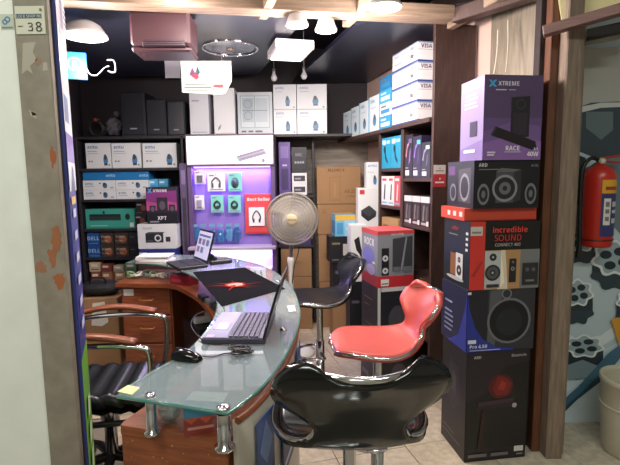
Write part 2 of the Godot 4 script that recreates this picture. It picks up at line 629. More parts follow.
	obj("post_edge", one_box(Vector3(1.333, 1.15, -2.39), Vector3(0.03, 2.3, 0.1), 0.004), mats["post"], tp)
	var ts2 := struct("trim_4")
	obj("timber_strip", one_box(Vector3(1.212, 1.25, -2.40), Vector3(0.042, 2.5, 0.06), 0.003), tex_mat(wood_upright, "6b4029", 0.55, Vector3(2, 2, 2)), ts2)
	obj("dark_strip", one_box(Vector3(1.19, 1.35, -2.46), Vector3(0.05, 2.7, 0.06), 0.003), mat("2b2022", 0.6), ts2)

var rng := RandomNumberGenerator.new()

func build_ceiling():
	var c := struct("ceiling")
	obj("slab", one_box(Vector3(-0.5, 2.86, -3.65), Vector3(4.6, 0.12, 2.9)), mat("1f1d26", 0.7), c)
	# dark laminate panels with a slot between them for the lamps
	var H := 2.45
	var s := sts()
	var p: Array = []
	for q in [[-140, 40], [110, 14], [310, 14]]:
		p.append(on(q[0], q[1], H))
	var gapL0 := on(310, 12, H)
	var gapL1 := on(258, 75, H)
	var gapR0 := on(355, 25, H)
	var gapR1 := on(297, 78, H)
	prism(s, [Vector2(-1.35, -2.5), Vector2(gapL0.x, gapL0.z), Vector2(gapL1.x, gapL1.z), Vector2(-2.2, gapL1.z)], H, H + 0.03)
	obj("left_panel", s, mats["soffit"], c)
	s = sts()
	prism(s, [Vector2(gapR0.x, gapR0.z), Vector2(0.98, -2.75), Vector2(0.62, -4.9), Vector2(gapR1.x - 0.05, -4.9), Vector2(gapR1.x, gapR1.z)], H, H + 0.03)
	obj("right_panel", s, mats["soffit"], c)
	# timber grid in front of the panels
	var g := struct("trim_5")
	var b0 := Vector3(-1.33, 2.435, -2.50)
	var b1 := Vector3(0.84, 2.435, -2.86)
	s = sts(); bar(s, b0, b1, 0.12, 0.075, 0.004)
	obj("cross_beam", s, mats["beam_wood"], g)
	s = sts(); bar(s, Vector3(-1.33, 2.5, -2.3), Vector3(-0.25, 2.5, -2.44), 0.14, 0.06, 0.004)
	obj("beam", s, tex_mat(wood_noise, "9b8a86", 0.6, Vector3(1.5, 1.5, 1.5)), g)
	var back := Vector3(-sin(YAW), 0, -cos(YAW))
	for q in [[262, 14], [345, 22], [446, 26]]:
		var e := on(q[0], q[1], 2.44)
		s = sts(); bar(s, e - back * 0.02, e - back * 0.75, 0.05, 0.075, 0.004)
		obj("stub_beam", s, mats["beam_wood"], g)
	s = sts(); bar(s, Vector3(0.86, 2.42, -2.84), Vector3(1.2, 2.42, -2.42), 0.07, 0.08, 0.004)
	obj("dark_beam", s, mats["dark_wood"], g)
	# recessed reflector lamp, switched off
	var dl := on(230, 48, H)
	var off := thing("reflector_downlight", "unlit silver reflector downlight in the dark ceiling panel", "lamp", dl + Vector3(0, -0.002, 0))
	s = sts(); tube(s, circle_pts(Vector3.ZERO, Vector3(0.2, 0, 0), Vector3(0, 0, 0.2), 40), 0.01, 8, true)
	obj("rim", s, mats["chrome"], off)
	s = sts(); lathe(s, [Vector2(0.195, 0.004), Vector2(0.13, -0.004), Vector2(0.06, -0.008), Vector2(0.0, -0.009)], 32)
	obj("reflector", s, mat("8d9098", 0.25, 0.9), off)
	s = sts(); lathe(s, [Vector2(0.028, -0.008), Vector2(0.028, -0.02), Vector2(0.0, -0.024)], 16)
	obj("lamp_holder", s, mat("6e5e56", 0.4), off)
	# lit round lamp by the left wall
	lit_lamp("round bright ceiling lamp beside the left wall", at(85, 37, 2.72), 0.108, 1.0, 0.10)
	lit_lamp("bright spot lamp on the left timber beam", at(176, 1, 2.42), 0.05, 0.35, 0.05)
	lit_lamp("bright spot lamp at the front end of the ceiling slot", at(297, 26, 2.72), 0.055, 0.65, 0.06)
	lit_lamp("bright spot lamp where cross beam meets the ceiling slot", at(326, 31, 2.80), 0.055, 0.65, 0.06)
	lit_lamp("large bright lamp hanging between the timber stub beams", at(385, 8, 2.45), 0.075, 0.7, 0.08)
	# square lamp fitting in the slot
	var fx := at(290, 56, 3.45)
	var t := thing("slot_light_fitting", "square white light fitting in the ceiling slot", "lamp", fx, YAW)
	obj("housing", one_box(Vector3(0, 0.04, 0), Vector3(0.27, 0.06, 0.34), 0.005), mat("e6e2e2", 0.4), t)
	obj("diffuser", one_box(Vector3(0, 0.006, 0), Vector3(0.23, 0.012, 0.30), 0.004), glow("fff4ee", 2.4), t)
	lamp_area(t, Transform3D(DOWN, Vector3(0, -0.004, 0)), Vector2(0.23, 0.30), "fff1ea", 1.7)
	# hanging wires
	for q in [[498, 30, 494, 74], [508, 20, 506, 72]]:
		var w := thing("hanging_wire", "thin white wire hanging in front of the foil wall panel", "wire", at(q[2], q[3], 2.66), 0, "wires by the foil wall panel")
		s = sts()
		var top := at(q[0], q[1], 2.72) - w.position
		tube(s, smooth([Vector3.ZERO, top * 0.5 + Vector3(0.006, 0, 0), top], 4), 0.0035, 6)
		obj("cord", s, mat("c9c2b4", 0.5), w)
	# air unit
	var ac := thing("ceiling_air_unit", "maroon ceiling air unit with a dark louvre slot", "air unit", at(159, 52, 2.72) + Vector3(0, 0, -0.13), 0.05)
	var aw := 0.335
	s = sts()
	var rows := []
	for i in 2:
		pass
	box(s, Vector3(0, 0.135, 0), Vector3(aw, 0.19, 0.24), 0.015)
	obj("casing", s, mat("4d3138", 0.45), ac)
	box_part(ac, "lower_lip", Vector3(0, 0.025, -0.01), Vector3(aw, 0.03, 0.22), 0.01, mat("4d3138", 0.45))
	box_part(ac, "louvre_slot", Vector3(0.02, 0.05, 0.11), Vector3(aw * 0.7, 0.035, 0.03), 0.003, mat("2a1f2a", 0.5))
	for k in 3:
		box_part(ac, "louvre", Vector3(0.02, 0.04 + 0.01 * k, 0.126), Vector3(aw * 0.68, 0.003, 0.012), 0.0, mat("59434d", 0.4))
	# square blue sign with its cable, and the hanging shop card
	var bs := thing("square_sign", "square blue sign with a white ring emblem by the left wall", "sign", at(77, 80, 3.0), 0.35)
	obj("board", one_box(Vector3(0, 0.085, 0), Vector3(0.125, 0.165, 0.014), 0.003), mat("1769b5", 0.35), bs)
	var arm := sts()
	bar(arm, Vector3(0, 0.08, -0.008), bs.basis.inverse() * (Vector3(-1.885, bs.position.y + 0.08, -3.0) - bs.position), 0.012, 0.012)
	obj("wall_bracket", arm, mat("55555c", 0.4), bs)
	print_on(bs, "emblem", Transform3D(Basis.IDENTITY, Vector3(-0.0625, 0.0025, 0.007)), 0.125, 0.165, [["o", 0.45, 0.56, 0.25, 0.82, "cfe2f2"], ["t", "8", 0.45, 0.56, 0.26, "cfe2f2"]])
	var cw := thing("sign_cable", "thin white cable looping from the blue sign to a hook", "cable", at(86, 68, 3.0))
	s = sts()
	var cp := []
	for q in [[85, 66], [90, 74], [97, 75], [104, 68], [109, 66]]:
		cp.append(at(q[0], q[1], 3.0) - cw.position)
	tube(s, smooth(cp, 5), 0.003, 6)
	obj("cord", s, mat("d5d5da", 0.5), cw)
	s = sts(); tube(s, smooth([at(107, 60, 3.0) - cw.position, at(114, 61, 3.0) - cw.position, at(115, 72, 3.0) - cw.position, at(108, 71, 3.0) - cw.position], 4), 0.005, 6)
	obj("hook", s, mat("8d8d96", 0.4), cw)
	var hs := thing("hanging_card", "white hanging card with a leaf emblem below the ceiling panel", "sign", at(207, 95, 3.6))
	var hw := 0.36
	s = sts()
	var rim := []
	prism_front(s, [Vector2(-0.19, 0.25), Vector2(0.19, 0.245), Vector2(0.19, 0.1), Vector2(0.14, 0.01), Vector2(0.1, 0.0), Vector2(-0.18, 0.02)], 0.006)
	obj("board", s, mat("dcdcd8", 0.5), hs)
	var hops := [["p", [0.01, 0.09, 0.01, 0.98, 0.99, 0.96, 0.99, 0.4, 0.86, 0.06, 0.76, 0.02], "dcdcd8"], ["p", [0.17, 0.6, 0.23, 0.8, 0.29, 0.62, 0.22, 0.54], "8d4b80"], ["p", [0.29, 0.6, 0.33, 0.84, 0.38, 0.66, 0.33, 0.54], "2f6f86"], ["p", [0.22, 0.54, 0.3, 0.68, 0.36, 0.52, 0.3, 0.44], "b7455c"], ["r", 0.08, 0.3, 0.5, 0.33, "6c7f7a"], ["r", 0.06, 0.2, 0.6, 0.24, "6c7f7a"], ["r", 0.1, 0.12, 0.56, 0.15, "8a9a8f"], ["p", [0.62, 0.22, 0.66, 0.3, 0.84, 0.3, 0.82, 0.2], "b9565a"]]
	print_on(hs, "lettering", Transform3D(Basis.IDENTITY, Vector3(-0.19, 0.0, 0.003)), 0.38, 0.25, hops)
	for x in [-0.12, 0.12]:
		s = sts(); tube(s, [Vector3(x, 0.245, 0), Vector3(x, 2.45 - hs.position.y, 0)], 0.002, 5)
		obj("string", s, mat("9a9aa0", 0.5), hs)
	var na := at(164.5, 59, 3.9)
	var nb := at(180.5, 78, 3.9)
	var nt := thing("paper_notice", "small plain pale notice hanging beside the leaf emblem card", "notice", Vector3((na.x + nb.x) * 0.5, nb.y, -3.9))
	box_part(nt, "sheet", Vector3(0, (na.y - nb.y) * 0.5, 0), Vector3(nb.x - na.x, na.y - nb.y, 0.003), 0, mat("9b98a4", 0.6))
	s = sts(); tube(s, [Vector3(0, na.y - nb.y, 0), Vector3(0, 2.455 - nb.y, 0)], 0.002, 5)
	obj("string", s, mat("9a9aa0", 0.5), nt)
	for q in [[274, 78, 0.022], [304, 76, 0.02]]:
		var b := thing("round_bulb", "small white round bulb under the shelf by the ceiling slot", "bulb", at(q[0], q[1], 4.35), 0, "small unlit bulbs")
		s = sts(); lathe(s, [Vector2(0, -0.03), Vector2(0.02, -0.024), Vector2(0.03, 0), Vector2(0.02, 0.024), Vector2(0.012, 0.04), Vector2(0.012, 0.06)], 16)
		obj("bulb", s, mat("d9d9de", 0.3), b)
		s = sts(); lathe(s, [Vector2(0.014, 0.055), Vector2(0.014, 0.08), Vector2(0.0, 0.08)], 12)
		obj("socket", s, mat("8f8f96", 0.4), b)
		s = sts(); tube(s, [Vector3(0, 0.08, 0), Vector3(0, 2.8 - b.position.y, 0)], 0.004, 6)
		obj("cord", s, mat("9a9aa0", 0.5), b)

func box_part(parent, called, mid, size, bev, m, bas := Basis.IDENTITY):
	return obj(called, one_box(mid, size, bev, bas), m, parent)

func prism_front(st: SurfaceTool, poly: Array, thick: float):
	# outline in x, y; extruded along z, centred
	st.set_smooth_group(-1)
	var pp := PackedVector2Array(poly)
	var idx := Geometry2D.triangulate_polygon(pp)
	for s in [-1.0, 1.0]:
		for i in range(0, idx.size(), 3):
			tri(st, Vector3(pp[idx[i]].x, pp[idx[i]].y, s * thick * 0.5), Vector3(pp[idx[i + 1]].x, pp[idx[i + 1]].y, s * thick * 0.5), Vector3(pp[idx[i + 2]].x, pp[idx[i + 2]].y, s * thick * 0.5), Vector3(0, 0, s))
	var ccw := not Geometry2D.is_polygon_clockwise(pp)
	for i in pp.size():
		var a := pp[i]
		var b := pp[(i + 1) % pp.size()]
		var e := b - a
		var o := Vector3(e.y, -e.x, 0) * (1.0 if ccw else -1.0)
		quad(st, Vector3(a.x, a.y, -thick * 0.5), Vector3(b.x, b.y, -thick * 0.5), Vector3(b.x, b.y, thick * 0.5), Vector3(a.x, a.y, thick * 0.5), o)

func lit_lamp(label, where: Vector3, r: float, e: float, size: float):
	var t := thing("ceiling_lamp", label, "lamp", where)
	var s := sts()
	lathe(s, [Vector2(r * 1.12, 0.012), Vector2(r * 1.12, 0.0), Vector2(r * 1.0, 0.0), Vector2(r * 0.98, 0.01)], 28)
	obj("rim", s, mat("d4d0d0", 0.3), t)
	s = sts()
	lathe(s, [Vector2(r * 1.1, 0.012), Vector2(r * 0.8, 0.06), Vector2(r * 0.5, 0.08), Vector2(0, 0.08)], 28)
	obj("housing", s, mat("bdb8b8", 0.4), t)
	s = sts()
	lathe(s, [Vector2(0, -0.006), Vector2(r * 0.6, -0.004), Vector2(r * 0.97, 0.006)], 28)
	obj("lens", s, glow("fff6f2", 4.0), t)
	var l := OmniLight3D.new()
	l.name = "light"
	l.light_color = hx("fff2ea")
	l.light_energy = e
	l.light_size = size
	l.omni_range = 12.0
	l.omni_attenuation = 2.0
	l.shadow_enabled = true
	t.add_child(l)
	l.position = Vector3(0, -0.012 - size, 0)

func build_corridor():
	# the mall corridor the camera stands in
	var cc := struct("ceiling")
	obj("slab", one_box(Vector3(0, 3.1, 0.5), Vector3(9, 0.12, 6.0)), mat("d5d2cc", 0.7), cc)
	var wo := struct("wall_opposite")
	obj("plaster", one_box(Vector3(0, 1.5, 3.4), Vector3(9, 3.1, 0.12)), mat("cfccc4", 0.7), wo)
	for q in [-4.4, 4.4]:
		var we := struct("wall_end")
		obj("plaster", one_box(Vector3(q, 1.5, 0.4), Vector3(0.12, 3.1, 6.0)), mat("cfccc4", 0.7), we)
	var wh := struct("wall_header")
	obj("fascia", one_box(Vector3(0.1, 2.84, -2.3), Vector3(9, 0.45, 0.1)), mat("6b6058", 0.7), wh)
	for q in [[-1.5, -0.3], [1.3, 0.0], [-0.3, 1.6]]:
		var t := thing("corridor_light", "rectangular white light fitting in the corridor ceiling", "lamp", Vector3(q[0], 3.0, q[1]), 0, "corridor ceiling lights")
		obj("housing", one_box(Vector3(0, 0.02, 0), Vector3(1.24, 0.04, 0.32), 0.005), mat("dddddd", 0.5), t)
		obj("diffuser", one_box(Vector3(0, -0.004, 0), Vector3(1.18, 0.012, 0.26), 0.002), glow("fbfff4", 1.5), t)
		lamp_area(t, Transform3D(DOWN, Vector3(0, -0.014, 0)), Vector2(1.18, 0.26), "f8fff2", 3.0)
	# mural wall right of the post
	var wm := struct("wall_mural")
	var z := -2.68
	obj("wall_panel", one_box(Vector3(2.2, 1.4, z - 0.05), Vector3(1.75, 2.8, 0.1)), mat("9aa4a8", 0.6), wm)
	mural(z)
	# lintel and boards above
	var lt := struct("trim_6")
	var s := sts()
	var a := at(543, 32, 2.30)
	var b := at(640, 4, 2.12)
	bar(s, a, b, 0.06, 0.045, 0.003)
	obj("lintel", s, tex_mat(wood_noise, "8a6a66", 0.55, Vector3(2, 2, 2)), lt)
	s = sts(); bar(s, at(560, 12, 2.36), at(650, -16, 2.2), 0.03, 0.12, 0.002)
	obj("cream_board", s, mat("c9bf93", 0.7), lt)
	s = sts(); bar(s, at(556, 42, 2.42), at(640, 24, 2.38), 0.05, 0.05, 0.003)
	obj("dark_rail", s, mat("24201f", 0.6), lt)
	s = sts(); bar(s, at(578, 43, 2.55), at(640, 31, 2.5), 0.05, 0.035, 0.003)
	obj("pale_rail", s, mat("a8a396", 0.6), lt)
	# drum
	var p := on(632, 452, 0.0)
	var dr := thing("plastic_drum", "beige plastic drum standing on the floor by the mural", "drum", Vector3(p.x, 0, -2.36))
	s = sts()
	lathe(s, [Vector2(0, 0.002), Vector2(0.135, 0.002), Vector2(0.145, 0.02), Vector2(0.16, 0.25), Vector2(0.165, 0.39), Vector2(0.172, 0.395), Vector2(0.172, 0.42), Vector2(0.16, 0.425), Vector2(0.155, 0.4), Vector2(0.14, 0.02), Vector2(0, 0.02)], 32)
	obj("body", s, mat("c3bca9", 0.5), dr)
	s = sts(); tube(s, circle_pts(Vector3(0, 0.27, 0), Vector3(0.164, 0, 0), Vector3(0, 0, 0.164), 32), 0.006, 6, true)
	obj("rib", s, mat("c3bca9", 0.5), dr)

func mural(z: float):
	var x0 := 1.38
	var W := 0.95
	var H := 2.05
	var y0 := 0.06
	var t := thing("wall_mural_print", "grey printed mural of gear wheels behind the fire extinguisher", "mural", Vector3(x0 + W * 0.5, y0, z + 0.004))
	obj("sheet", one_box(Vector3(0, H * 0.5, 0), Vector3(W, H, 0.006)), mat("c0d0da", 0.4), t)
	var ops := []
	var px2 := func(px, py):
		var p := at(px, py, -z)
		return [(p.x - x0) / W, (p.y - y0) / H]
	var poly := func(pts, c):
		var o := []
		for i in range(0, pts.size(), 2):
			var q = px2.call(pts[i], pts[i + 1])
			o.append(q[0]); o.append(q[1])
		ops.append(["p", o, c])
	ops.append(["r", 0.0, 0.0, 1.0, 1.0, "c0d0da"])
	poly.call([555, 52, 650, 45, 650, 110, 555, 115], "b9b8b4")
	poly.call([576, 108, 590, 103, 650, 100, 650, 170, 600, 160, 574, 150], "3c4a55")
	poly.call([574, 108, 600, 103, 650, 102, 650, 106, 600, 108, 575, 114], "cfd3d4")
	poly.call([585, 112, 612, 112, 612, 130, 600, 140, 585, 128], "67777f")
	poly.call([565, 150, 585, 158, 578, 200, 568, 230, 563, 220], "27323b")
	poly.call([600, 160, 650, 150, 650, 225, 625, 240, 602, 215], "6e8089")
	# broad pale arcs, then machined wheels with thick dark sides and pale rims
	poly.call([562, 330, 575, 338, 600, 335, 622, 318, 650, 300, 650, 312, 625, 330, 600, 346, 575, 348, 562, 342], "dfe9ee")
	poly.call([562, 345, 580, 352, 605, 348, 650, 325, 650, 440, 562, 440], "cddde7")
	for g in [[578, 238, 20, 13, 12], [613, 258, 22, 17, 14], [576, 292, 15, 13, 18], [582, 345, 19, 11, 22], [628, 300, 14, 11, 14]]:
		for pass_ in 3:
			var pts := []
			var n := 7
			for k in n * 6:
				var an := TAU * k / (n * 6.0)
				var rr: float = 1.0 + 0.12 * sin(an * n) - (0.16 if pass_ == 2 else 0.0)
				pts.append(g[0] + cos(an) * g[2] * rr)
				pts.append(g[1] + sin(an) * g[3] * rr + (g[4] if pass_ == 0 else 0.0))
			poly.call(pts, ["34434e", "e3eaed", "9db0ba"][pass_])
			if pass_ == 0:
				poly.call([g[0] - g[2], g[1], g[0] + g[2], g[1], g[0] + g[2], g[1] + g[4], g[0] - g[2], g[1] + g[4]], "2b3944")
		for k in 4:
			var an := TAU * k / 4.0 + 0.5
			var hole := []
			for j in 12:
				hole.append(g[0] + cos(an) * g[2] * 0.46 + cos(TAU * j / 12) * g[2] * 0.27)
				hole.append(g[1] + sin(an) * g[3] * 0.46 + sin(TAU * j / 12) * g[3] * 0.25)
			poly.call(hole, "26323b")
	poly.call([560, 365, 580, 358, 600, 366, 585, 376, 566, 378], "7d919b")
	poly.call([556, 402, 575, 385, 605, 352, 618, 342, 619, 354, 600, 378, 575, 396, 558, 412], "456f86")
	poly.call([558, 408, 577, 392, 604, 366, 600, 378, 575, 397, 559, 413], "2f4f63")
	poly.call([608, 318, 614, 316, 640, 318, 640, 326, 617, 326, 622, 345, 630, 360, 622, 362], "d49a38")
	print_on(t, "mural_print", Transform3D(Basis.IDENTITY, Vector3(-W * 0.5, 0, 0.003)), W, H, ops)

# ---------------------------------------------------------------- left shelf
const BW := "dcdfe4"
func white_ops(seed_: int) -> Array:
	return [["r", 0.0, 0.0, 1.0, 0.03, "b9c0c9"], ["t", "antu", 0.08, 0.84, 0.12, "3a6fa8", -1, true], ["r", 0.08, 0.66, 0.45, 0.685, "8b95a2"], ["r", 0.08, 0.58, 0.5, 0.6, "a4acb6"], ["r", 0.1, 0.25, 0.16, 0.31, "6d7782"], ["r", 0.2, 0.25, 0.26, 0.31, "6d7782"], ["e", 0.79, 0.33, 0.09, 0.2, "4779a8"], ["e", 0.78, 0.45, 0.055, 0.11, "3b424c"], ["r", 0.72, 0.12, 0.86, 0.2, "33475c"], ["r", 0.9, 0.1, 0.95, 0.17, "7a828c"]]

func shelf_board(parent, x0, x1, y, z0, z1):
	obj("shelf_board", one_box(Vector3((x0 + x1) * 0.5, y - 0.0125, (z0 + z1) * 0.5), Vector3(x1 - x0, 0.025, z1 - z0), 0.002), mats["black_wood"], parent)

const L1 := 1.905
const L2 := 1.605
const L3 := 1.31
const L4 := 1.025
const L5 := 0.745
const L6 := 0.50
func build_left_shelf():
	var u := thing("wall_shelf_unit", "dark wooden shelf unit along the back wall, left of the display", "shelf")
	var z0 := -4.92
	var z1 := -4.47
	var x0 := -2.195
	var x1 := -1.19
	shelf_board(u, x0, 0.58, L1, z0, z1)
	for y in [L2, L3, L4, L5, L6]:
		shelf_board(u, x0, x1, y, z0, z1)
	for x in [x0 - 0.0125, x1 - 0.0125]:
		obj("side_panel", one_box(Vector3(x, 0.95, (z0 + z1) * 0.5), Vector3(0.024, 1.9, z1 - z0), 0.002), mats["black_wood"], u)
	obj("back_panel", one_box(Vector3((x0 + x1) * 0.5, 0.95, z0 - 0.008), Vector3(x1 - x0, 1.9, 0.012)), mats["black_wood"], u)
	# second bay, right of the display
	for y in [1.33, 0.845]:
		shelf_board(u, -0.32, 0.03, y, z0, z1)
	obj("side_panel", one_box(Vector3(-0.325, 0.95, (z0 + z1) * 0.5), Vector3(0.024, 1.9, z1 - z0), 0.002), mats["black_wood"], u)
	obj("side_panel", one_box(Vector3(0.04, 0.95, (z0 + z1) * 0.5 - 0.1), Vector3(0.024, 1.9, z1 - z0 - 0.2), 0.002), mats["black_wood"], u)
	var d := 4.5
	# top row, left: dark tower cases
	var G := "dark computer cases on the top shelf"
	var caps := ["widest dark computer case on the top shelf", "dark computer case between the widest one and the narrow one", "narrow dark computer case next to the white cartons"]
	var n := 0
	for q in [[119, 144, 92], [145, 165, 99], [166, 184, 101]]:
		var a := at(q[0], q[2], d)
		var b := at(q[1], q[2], d)
		var w := b.x - a.x
		var h := a.y - L1
		var t := thing("computer_case", caps[n], "computer case", Vector3((a.x + b.x) * 0.5, L1, -4.68), 0, G)
		obj("body", one_box(Vector3(0, h * 0.5, 0), Vector3(w, h, 0.34), 0.006), mat("1c1e26", 0.4), t)
		obj("front_bezel", one_box(Vector3(0, h * 0.5, 0.172), Vector3(w * 0.9, h * 0.92, 0.012), 0.004), mat("23252e", 0.3), t)
		print_on(t, "badge", Transform3D(Basis.IDENTITY, Vector3(-w * 0.5, 0, 0.179)), w, h, [["r", 0.36, 0.16, 0.64, 0.19, "9aa0ae"], ["r", 0.1, 0.3, 0.9, 0.31, "11131a"]])
		n += 1
	# clear bags of parts at the left end
	var bag := thing("clear_bag", "crumpled clear plastic bag of dark parts on the top shelf", "bag", Vector3(at(110, 130, d).x, L1, -4.6))
	obj("film", crumple(Vector3(0.2, 0.23, 0.16), 21, 0.34), mat("5c5a62", 0.12), bag)
	obj("knot", crumple(Vector3(0.06, 0.07, 0.06), 27, 0.2, Vector3(0.03, 0.19, 0)), mat("5c5a62", 0.12), bag)
	var bag2 := thing("cable_coil", "coil of black cable on the top shelf by the left wall", "cable", Vector3(at(92, 130, d).x, L1, -4.62))
	var s := sts()
	for k in 5:
		tube(s, circle_pts(Vector3(0, 0.085 + 0.006 * (k % 2), -0.03 + 0.015 * k), Vector3(0.075 - 0.004 * k, 0, 0), Vector3(0, 0.08 - 0.003 * k, 0.01), 20), 0.008, 6, true)
	obj("loops", s, mat("1d1b20", 0.5), bag2)
	obj("tie", one_box(Vector3(0, 0.167, 0), Vector3(0.03, 0.03, 0.1), 0.005), mat("8d3a32", 0.5), bag2)
	# second row: three white boxes
	n = 0
	for q in [[85, 110], [111, 140], [142, 176]]:
		carton_px("product_box", ["narrow white product box with blue lettering on the second shelf", "white product box standing in the middle of the second shelf", "widest white product box on the second shelf"][n], "box", "white boxes on the second shelf", q[0], q[1], 143, L2, d, 0.28, BW, white_ops(n))
		n += 1
	# third row: four low white boxes under two blue ones
	n = 0
	for q in [[82.5, 115], [115.5, 148]]:
		for r in 2:
			var a := at(q[0], 180, d)
			var b := at(q[1], 180, d)
			carton("low_product_box", "low white box under blue box, " + ["bottom", "top"][r] + [" layer by the left wall", " layer beside the small blue boxes"][n], "box", "low white boxes on the third shelf", Vector3((a.x + b.x) * 0.5, L3 + r * 0.092, -4.62), Vector3(b.x - a.x, 0.091, 0.24), 0, BW, [["t", "antu", 0.07, 0.66, 0.24, "4a78a8", -1, true], ["r", 0.07, 0.36, 0.35, 0.42, "98a1ac"], ["e", 0.68, 0.45, 0.07, 0.3, "3f6b93"], ["e", 0.66, 0.6, 0.04, 0.16, "39414b"], ["e", 0.53, 0.68, 0.025, 0.09, "4b535d"], ["r", 0.84, 0.15, 0.94, 0.32, "a7afb8"]])
		carton_px("blue_box", "flat bright blue box lying on low white boxes, " + ["by the left wall", "beside the small blue boxes"][n], "box", "flat blue boxes on the third shelf", q[0], q[1] + 0.5, 171, L3 + 0.184, d + 0.005, 0.22, "2176b8", [["t", "antu", 0.84, 0.5, 0.3, "a9cbe6", 0, true], ["r", 0.0, 0.0, 1.0, 0.06, "1a5f98"]])
		n += 1
	for q in [[149, 158], [158.5, 168]]:
		carton_px("small_blue_box", "small light blue box lying behind the purple speaker box", "box", "small light blue boxes on the third shelf", q[0], q[1], 179, L3 + 0.10, d + 0.06, 0.1, "4aa0d0", [["r", 0.1, 0.55, 0.6, 0.75, "cfe6f2"], ["r", 0.1, 0.2, 0.8, 0.3, "2f7fb5"]])
	carton_px("dark_box", "dark box under the small light blue boxes", "box", "", 150, 169, 188, L3, d + 0.06, 0.2, "2a2630")
	# purple speaker box stands forward, on the white one
	# fourth row
	carton_px("keyboard_box", "flat teal box printed with a black keyboard and mouse", "box", "", 85, 134, 209, L4, d, 0.2, "3f9f92", [["r", 0.08, 0.42, 0.72, 0.74, "20282c"], ["r", 0.1, 0.46, 0.7, 0.5, "3d4a4c"], ["r", 0.1, 0.56, 0.7, 0.6, "3d4a4c"], ["e", 0.86, 0.6, 0.05, 0.16, "22292c"], ["r", 0.9, 0.08, 0.98, 0.3, "d7dcd6"], ["r", 0.0, 0.0, 1.0, 0.08, "318577"], ["r", 0.36, 0.76, 0.4, 0.9, "22292c"], ["r", 0.1, 0.14, 0.45, 0.18, "9fd5c9"]])
	n = 0
	for q in [[134.5, 146, 214, L4], [135.5, 147, 202, -1]]:
		var y0: float = q[3] if q[3] > 0 else at(140, 214, d).y
		carton_px("dark_gadget_box", ["black box with orange print beside the teal keyboard box", "black box with orange print on top of its twin"][n], "box", "black and orange boxes", q[0], q[1], q[2], y0, d, 0.2, "28232a", [["e", 0.65, 0.5, 0.22, 0.25, "7d4a3c"], ["r", 0.1, 0.72, 0.5, 0.82, "a89a9a"], ["r", 0.1, 0.1, 0.5, 0.16, "6c6268"]])
		n += 1
	# fifth row
	n = 0
	for r in 2:
		for q in [[88, 100], [101, 114], [115, 129], [129.5, 138]]:
			var kind: int = n % 4
			var col: String = ["1e4f94", "3d332f", "3d332f", "24222b"][kind]
			var ops: Array = [["t", "DELL", 0.5, 0.55, 0.3, "9fc0e2", 0, true], ["r", 0.1, 0.1, 0.9, 0.16, "5f88b8"]] if kind == 0 else [["e", 0.6, 0.45, 0.28, 0.3, "94583c"], ["t", "POWER", 0.45, 0.66, 0.16, "d7c8b8"], ["r", 0.1, 0.3, 0.6, 0.36, "b9a898"], ["e", 0.25, 0.3, 0.1, 0.12, "5c5450"]]
			if kind == 3:
				ops = [["r", 0.1, 0.6, 0.6, 0.66, "6a6a78"]]
			var a := at(q[0], 242, d)
			var b := at(q[1], 242, d)
			var lab: String = ["small blue box with pale lettering", "orange disc box next to the blue one", "orange disc box next to the plain black one", "plain black box"][kind] + " on the fifth shelf, " + ["lower", "upper"][r] + " layer"
			carton("accessory_box", lab, "box", "small boxes on the fifth shelf", Vector3((a.x + b.x) * 0.5, L5 + r * 0.122, -4.58), Vector3(b.x - a.x - 0.002, 0.12, 0.18), 0, col, ops)
			n += 1
	# lowest shelf: jumble of small packets
	rng.seed = 17
	var cols := ["8a4a3a", "9b6b4e", "a77f62", "6f8a5a", "8fae7c", "b9a58c", "7d3f3a", "a59a8a", "5a7a62", "94604a"]
	var cn := ["rust red", "brown", "tan", "olive", "pale green", "cream", "dark red", "grey", "green", "copper"]
	for i in 10:
		var w := rng.randf_range(0.08, 0.11)
		var h := rng.randf_range(0.06, 0.1)
		var x := -2.11 + (i % 5) * 0.118
		var y := L6 if i < 5 else L6 + 0.105
		var tier := "bottom" if i < 5 else "upper"
		carton("small_packet", "%s small packet in the %s layer of the lowest shelf" % [cn[i], tier], "packet", "packets on the lowest shelf", Vector3(x, y, -4.53 + rng.randf_range(-0.01, 0.01)), Vector3(w, h if i >= 5 else 0.104, 0.11), rng.randf_range(-0.12, 0.12), cols[i], [["r", 0.15, 0.55, 0.75, 0.8, "d8d0c0"], ["r", 0.15, 0.2, 0.85, 0.3, "4a4440"]])
	# white and purple speaker boxes in front of the shelf on the back desk wing
	var lx0 := at(137, 260, 4.2).x
	var lx1 := at(176, 260, 4.2).x
	var lc := thing("low_cabinet", "low dark cabinet under the dark blue product box", "cabinet", Vector3((lx0 + lx1) * 0.5, 0, -4.325))
	box_part(lc, "body", Vector3(0, 0.365, 0), Vector3(lx1 - lx0, 0.73, 0.23), 0.003, mats["black_wood"])
	var door: Node3D = box_part(lc, "door", Vector3(0, 0.37, 0.121), Vector3(lx1 - lx0 - 0.02, 0.68, 0.012), 0.002, mats["dark_wood"])
	box_part(door, "knob", Vector3(0.13, 0.5, 0.134), Vector3(0.02, 0.02, 0.014), 0.004, mats["chrome"])
	carton_px("blue_product_box", "dark blue product box under the white speaker box", "box", "", 139, 175.5, 249, 0.731, 4.22, 0.2, "27357e", [["r", 0.0, 0.0, 0.22, 0.75, "cfd3dc"], ["t", "speaker", 0.55, 0.5, 0.28, "a9b3dd"], ["r", 0.3, 0.2, 0.85, 0.27, "7f8bc4"]])
	var bt := at(160, 249, 4.22).y
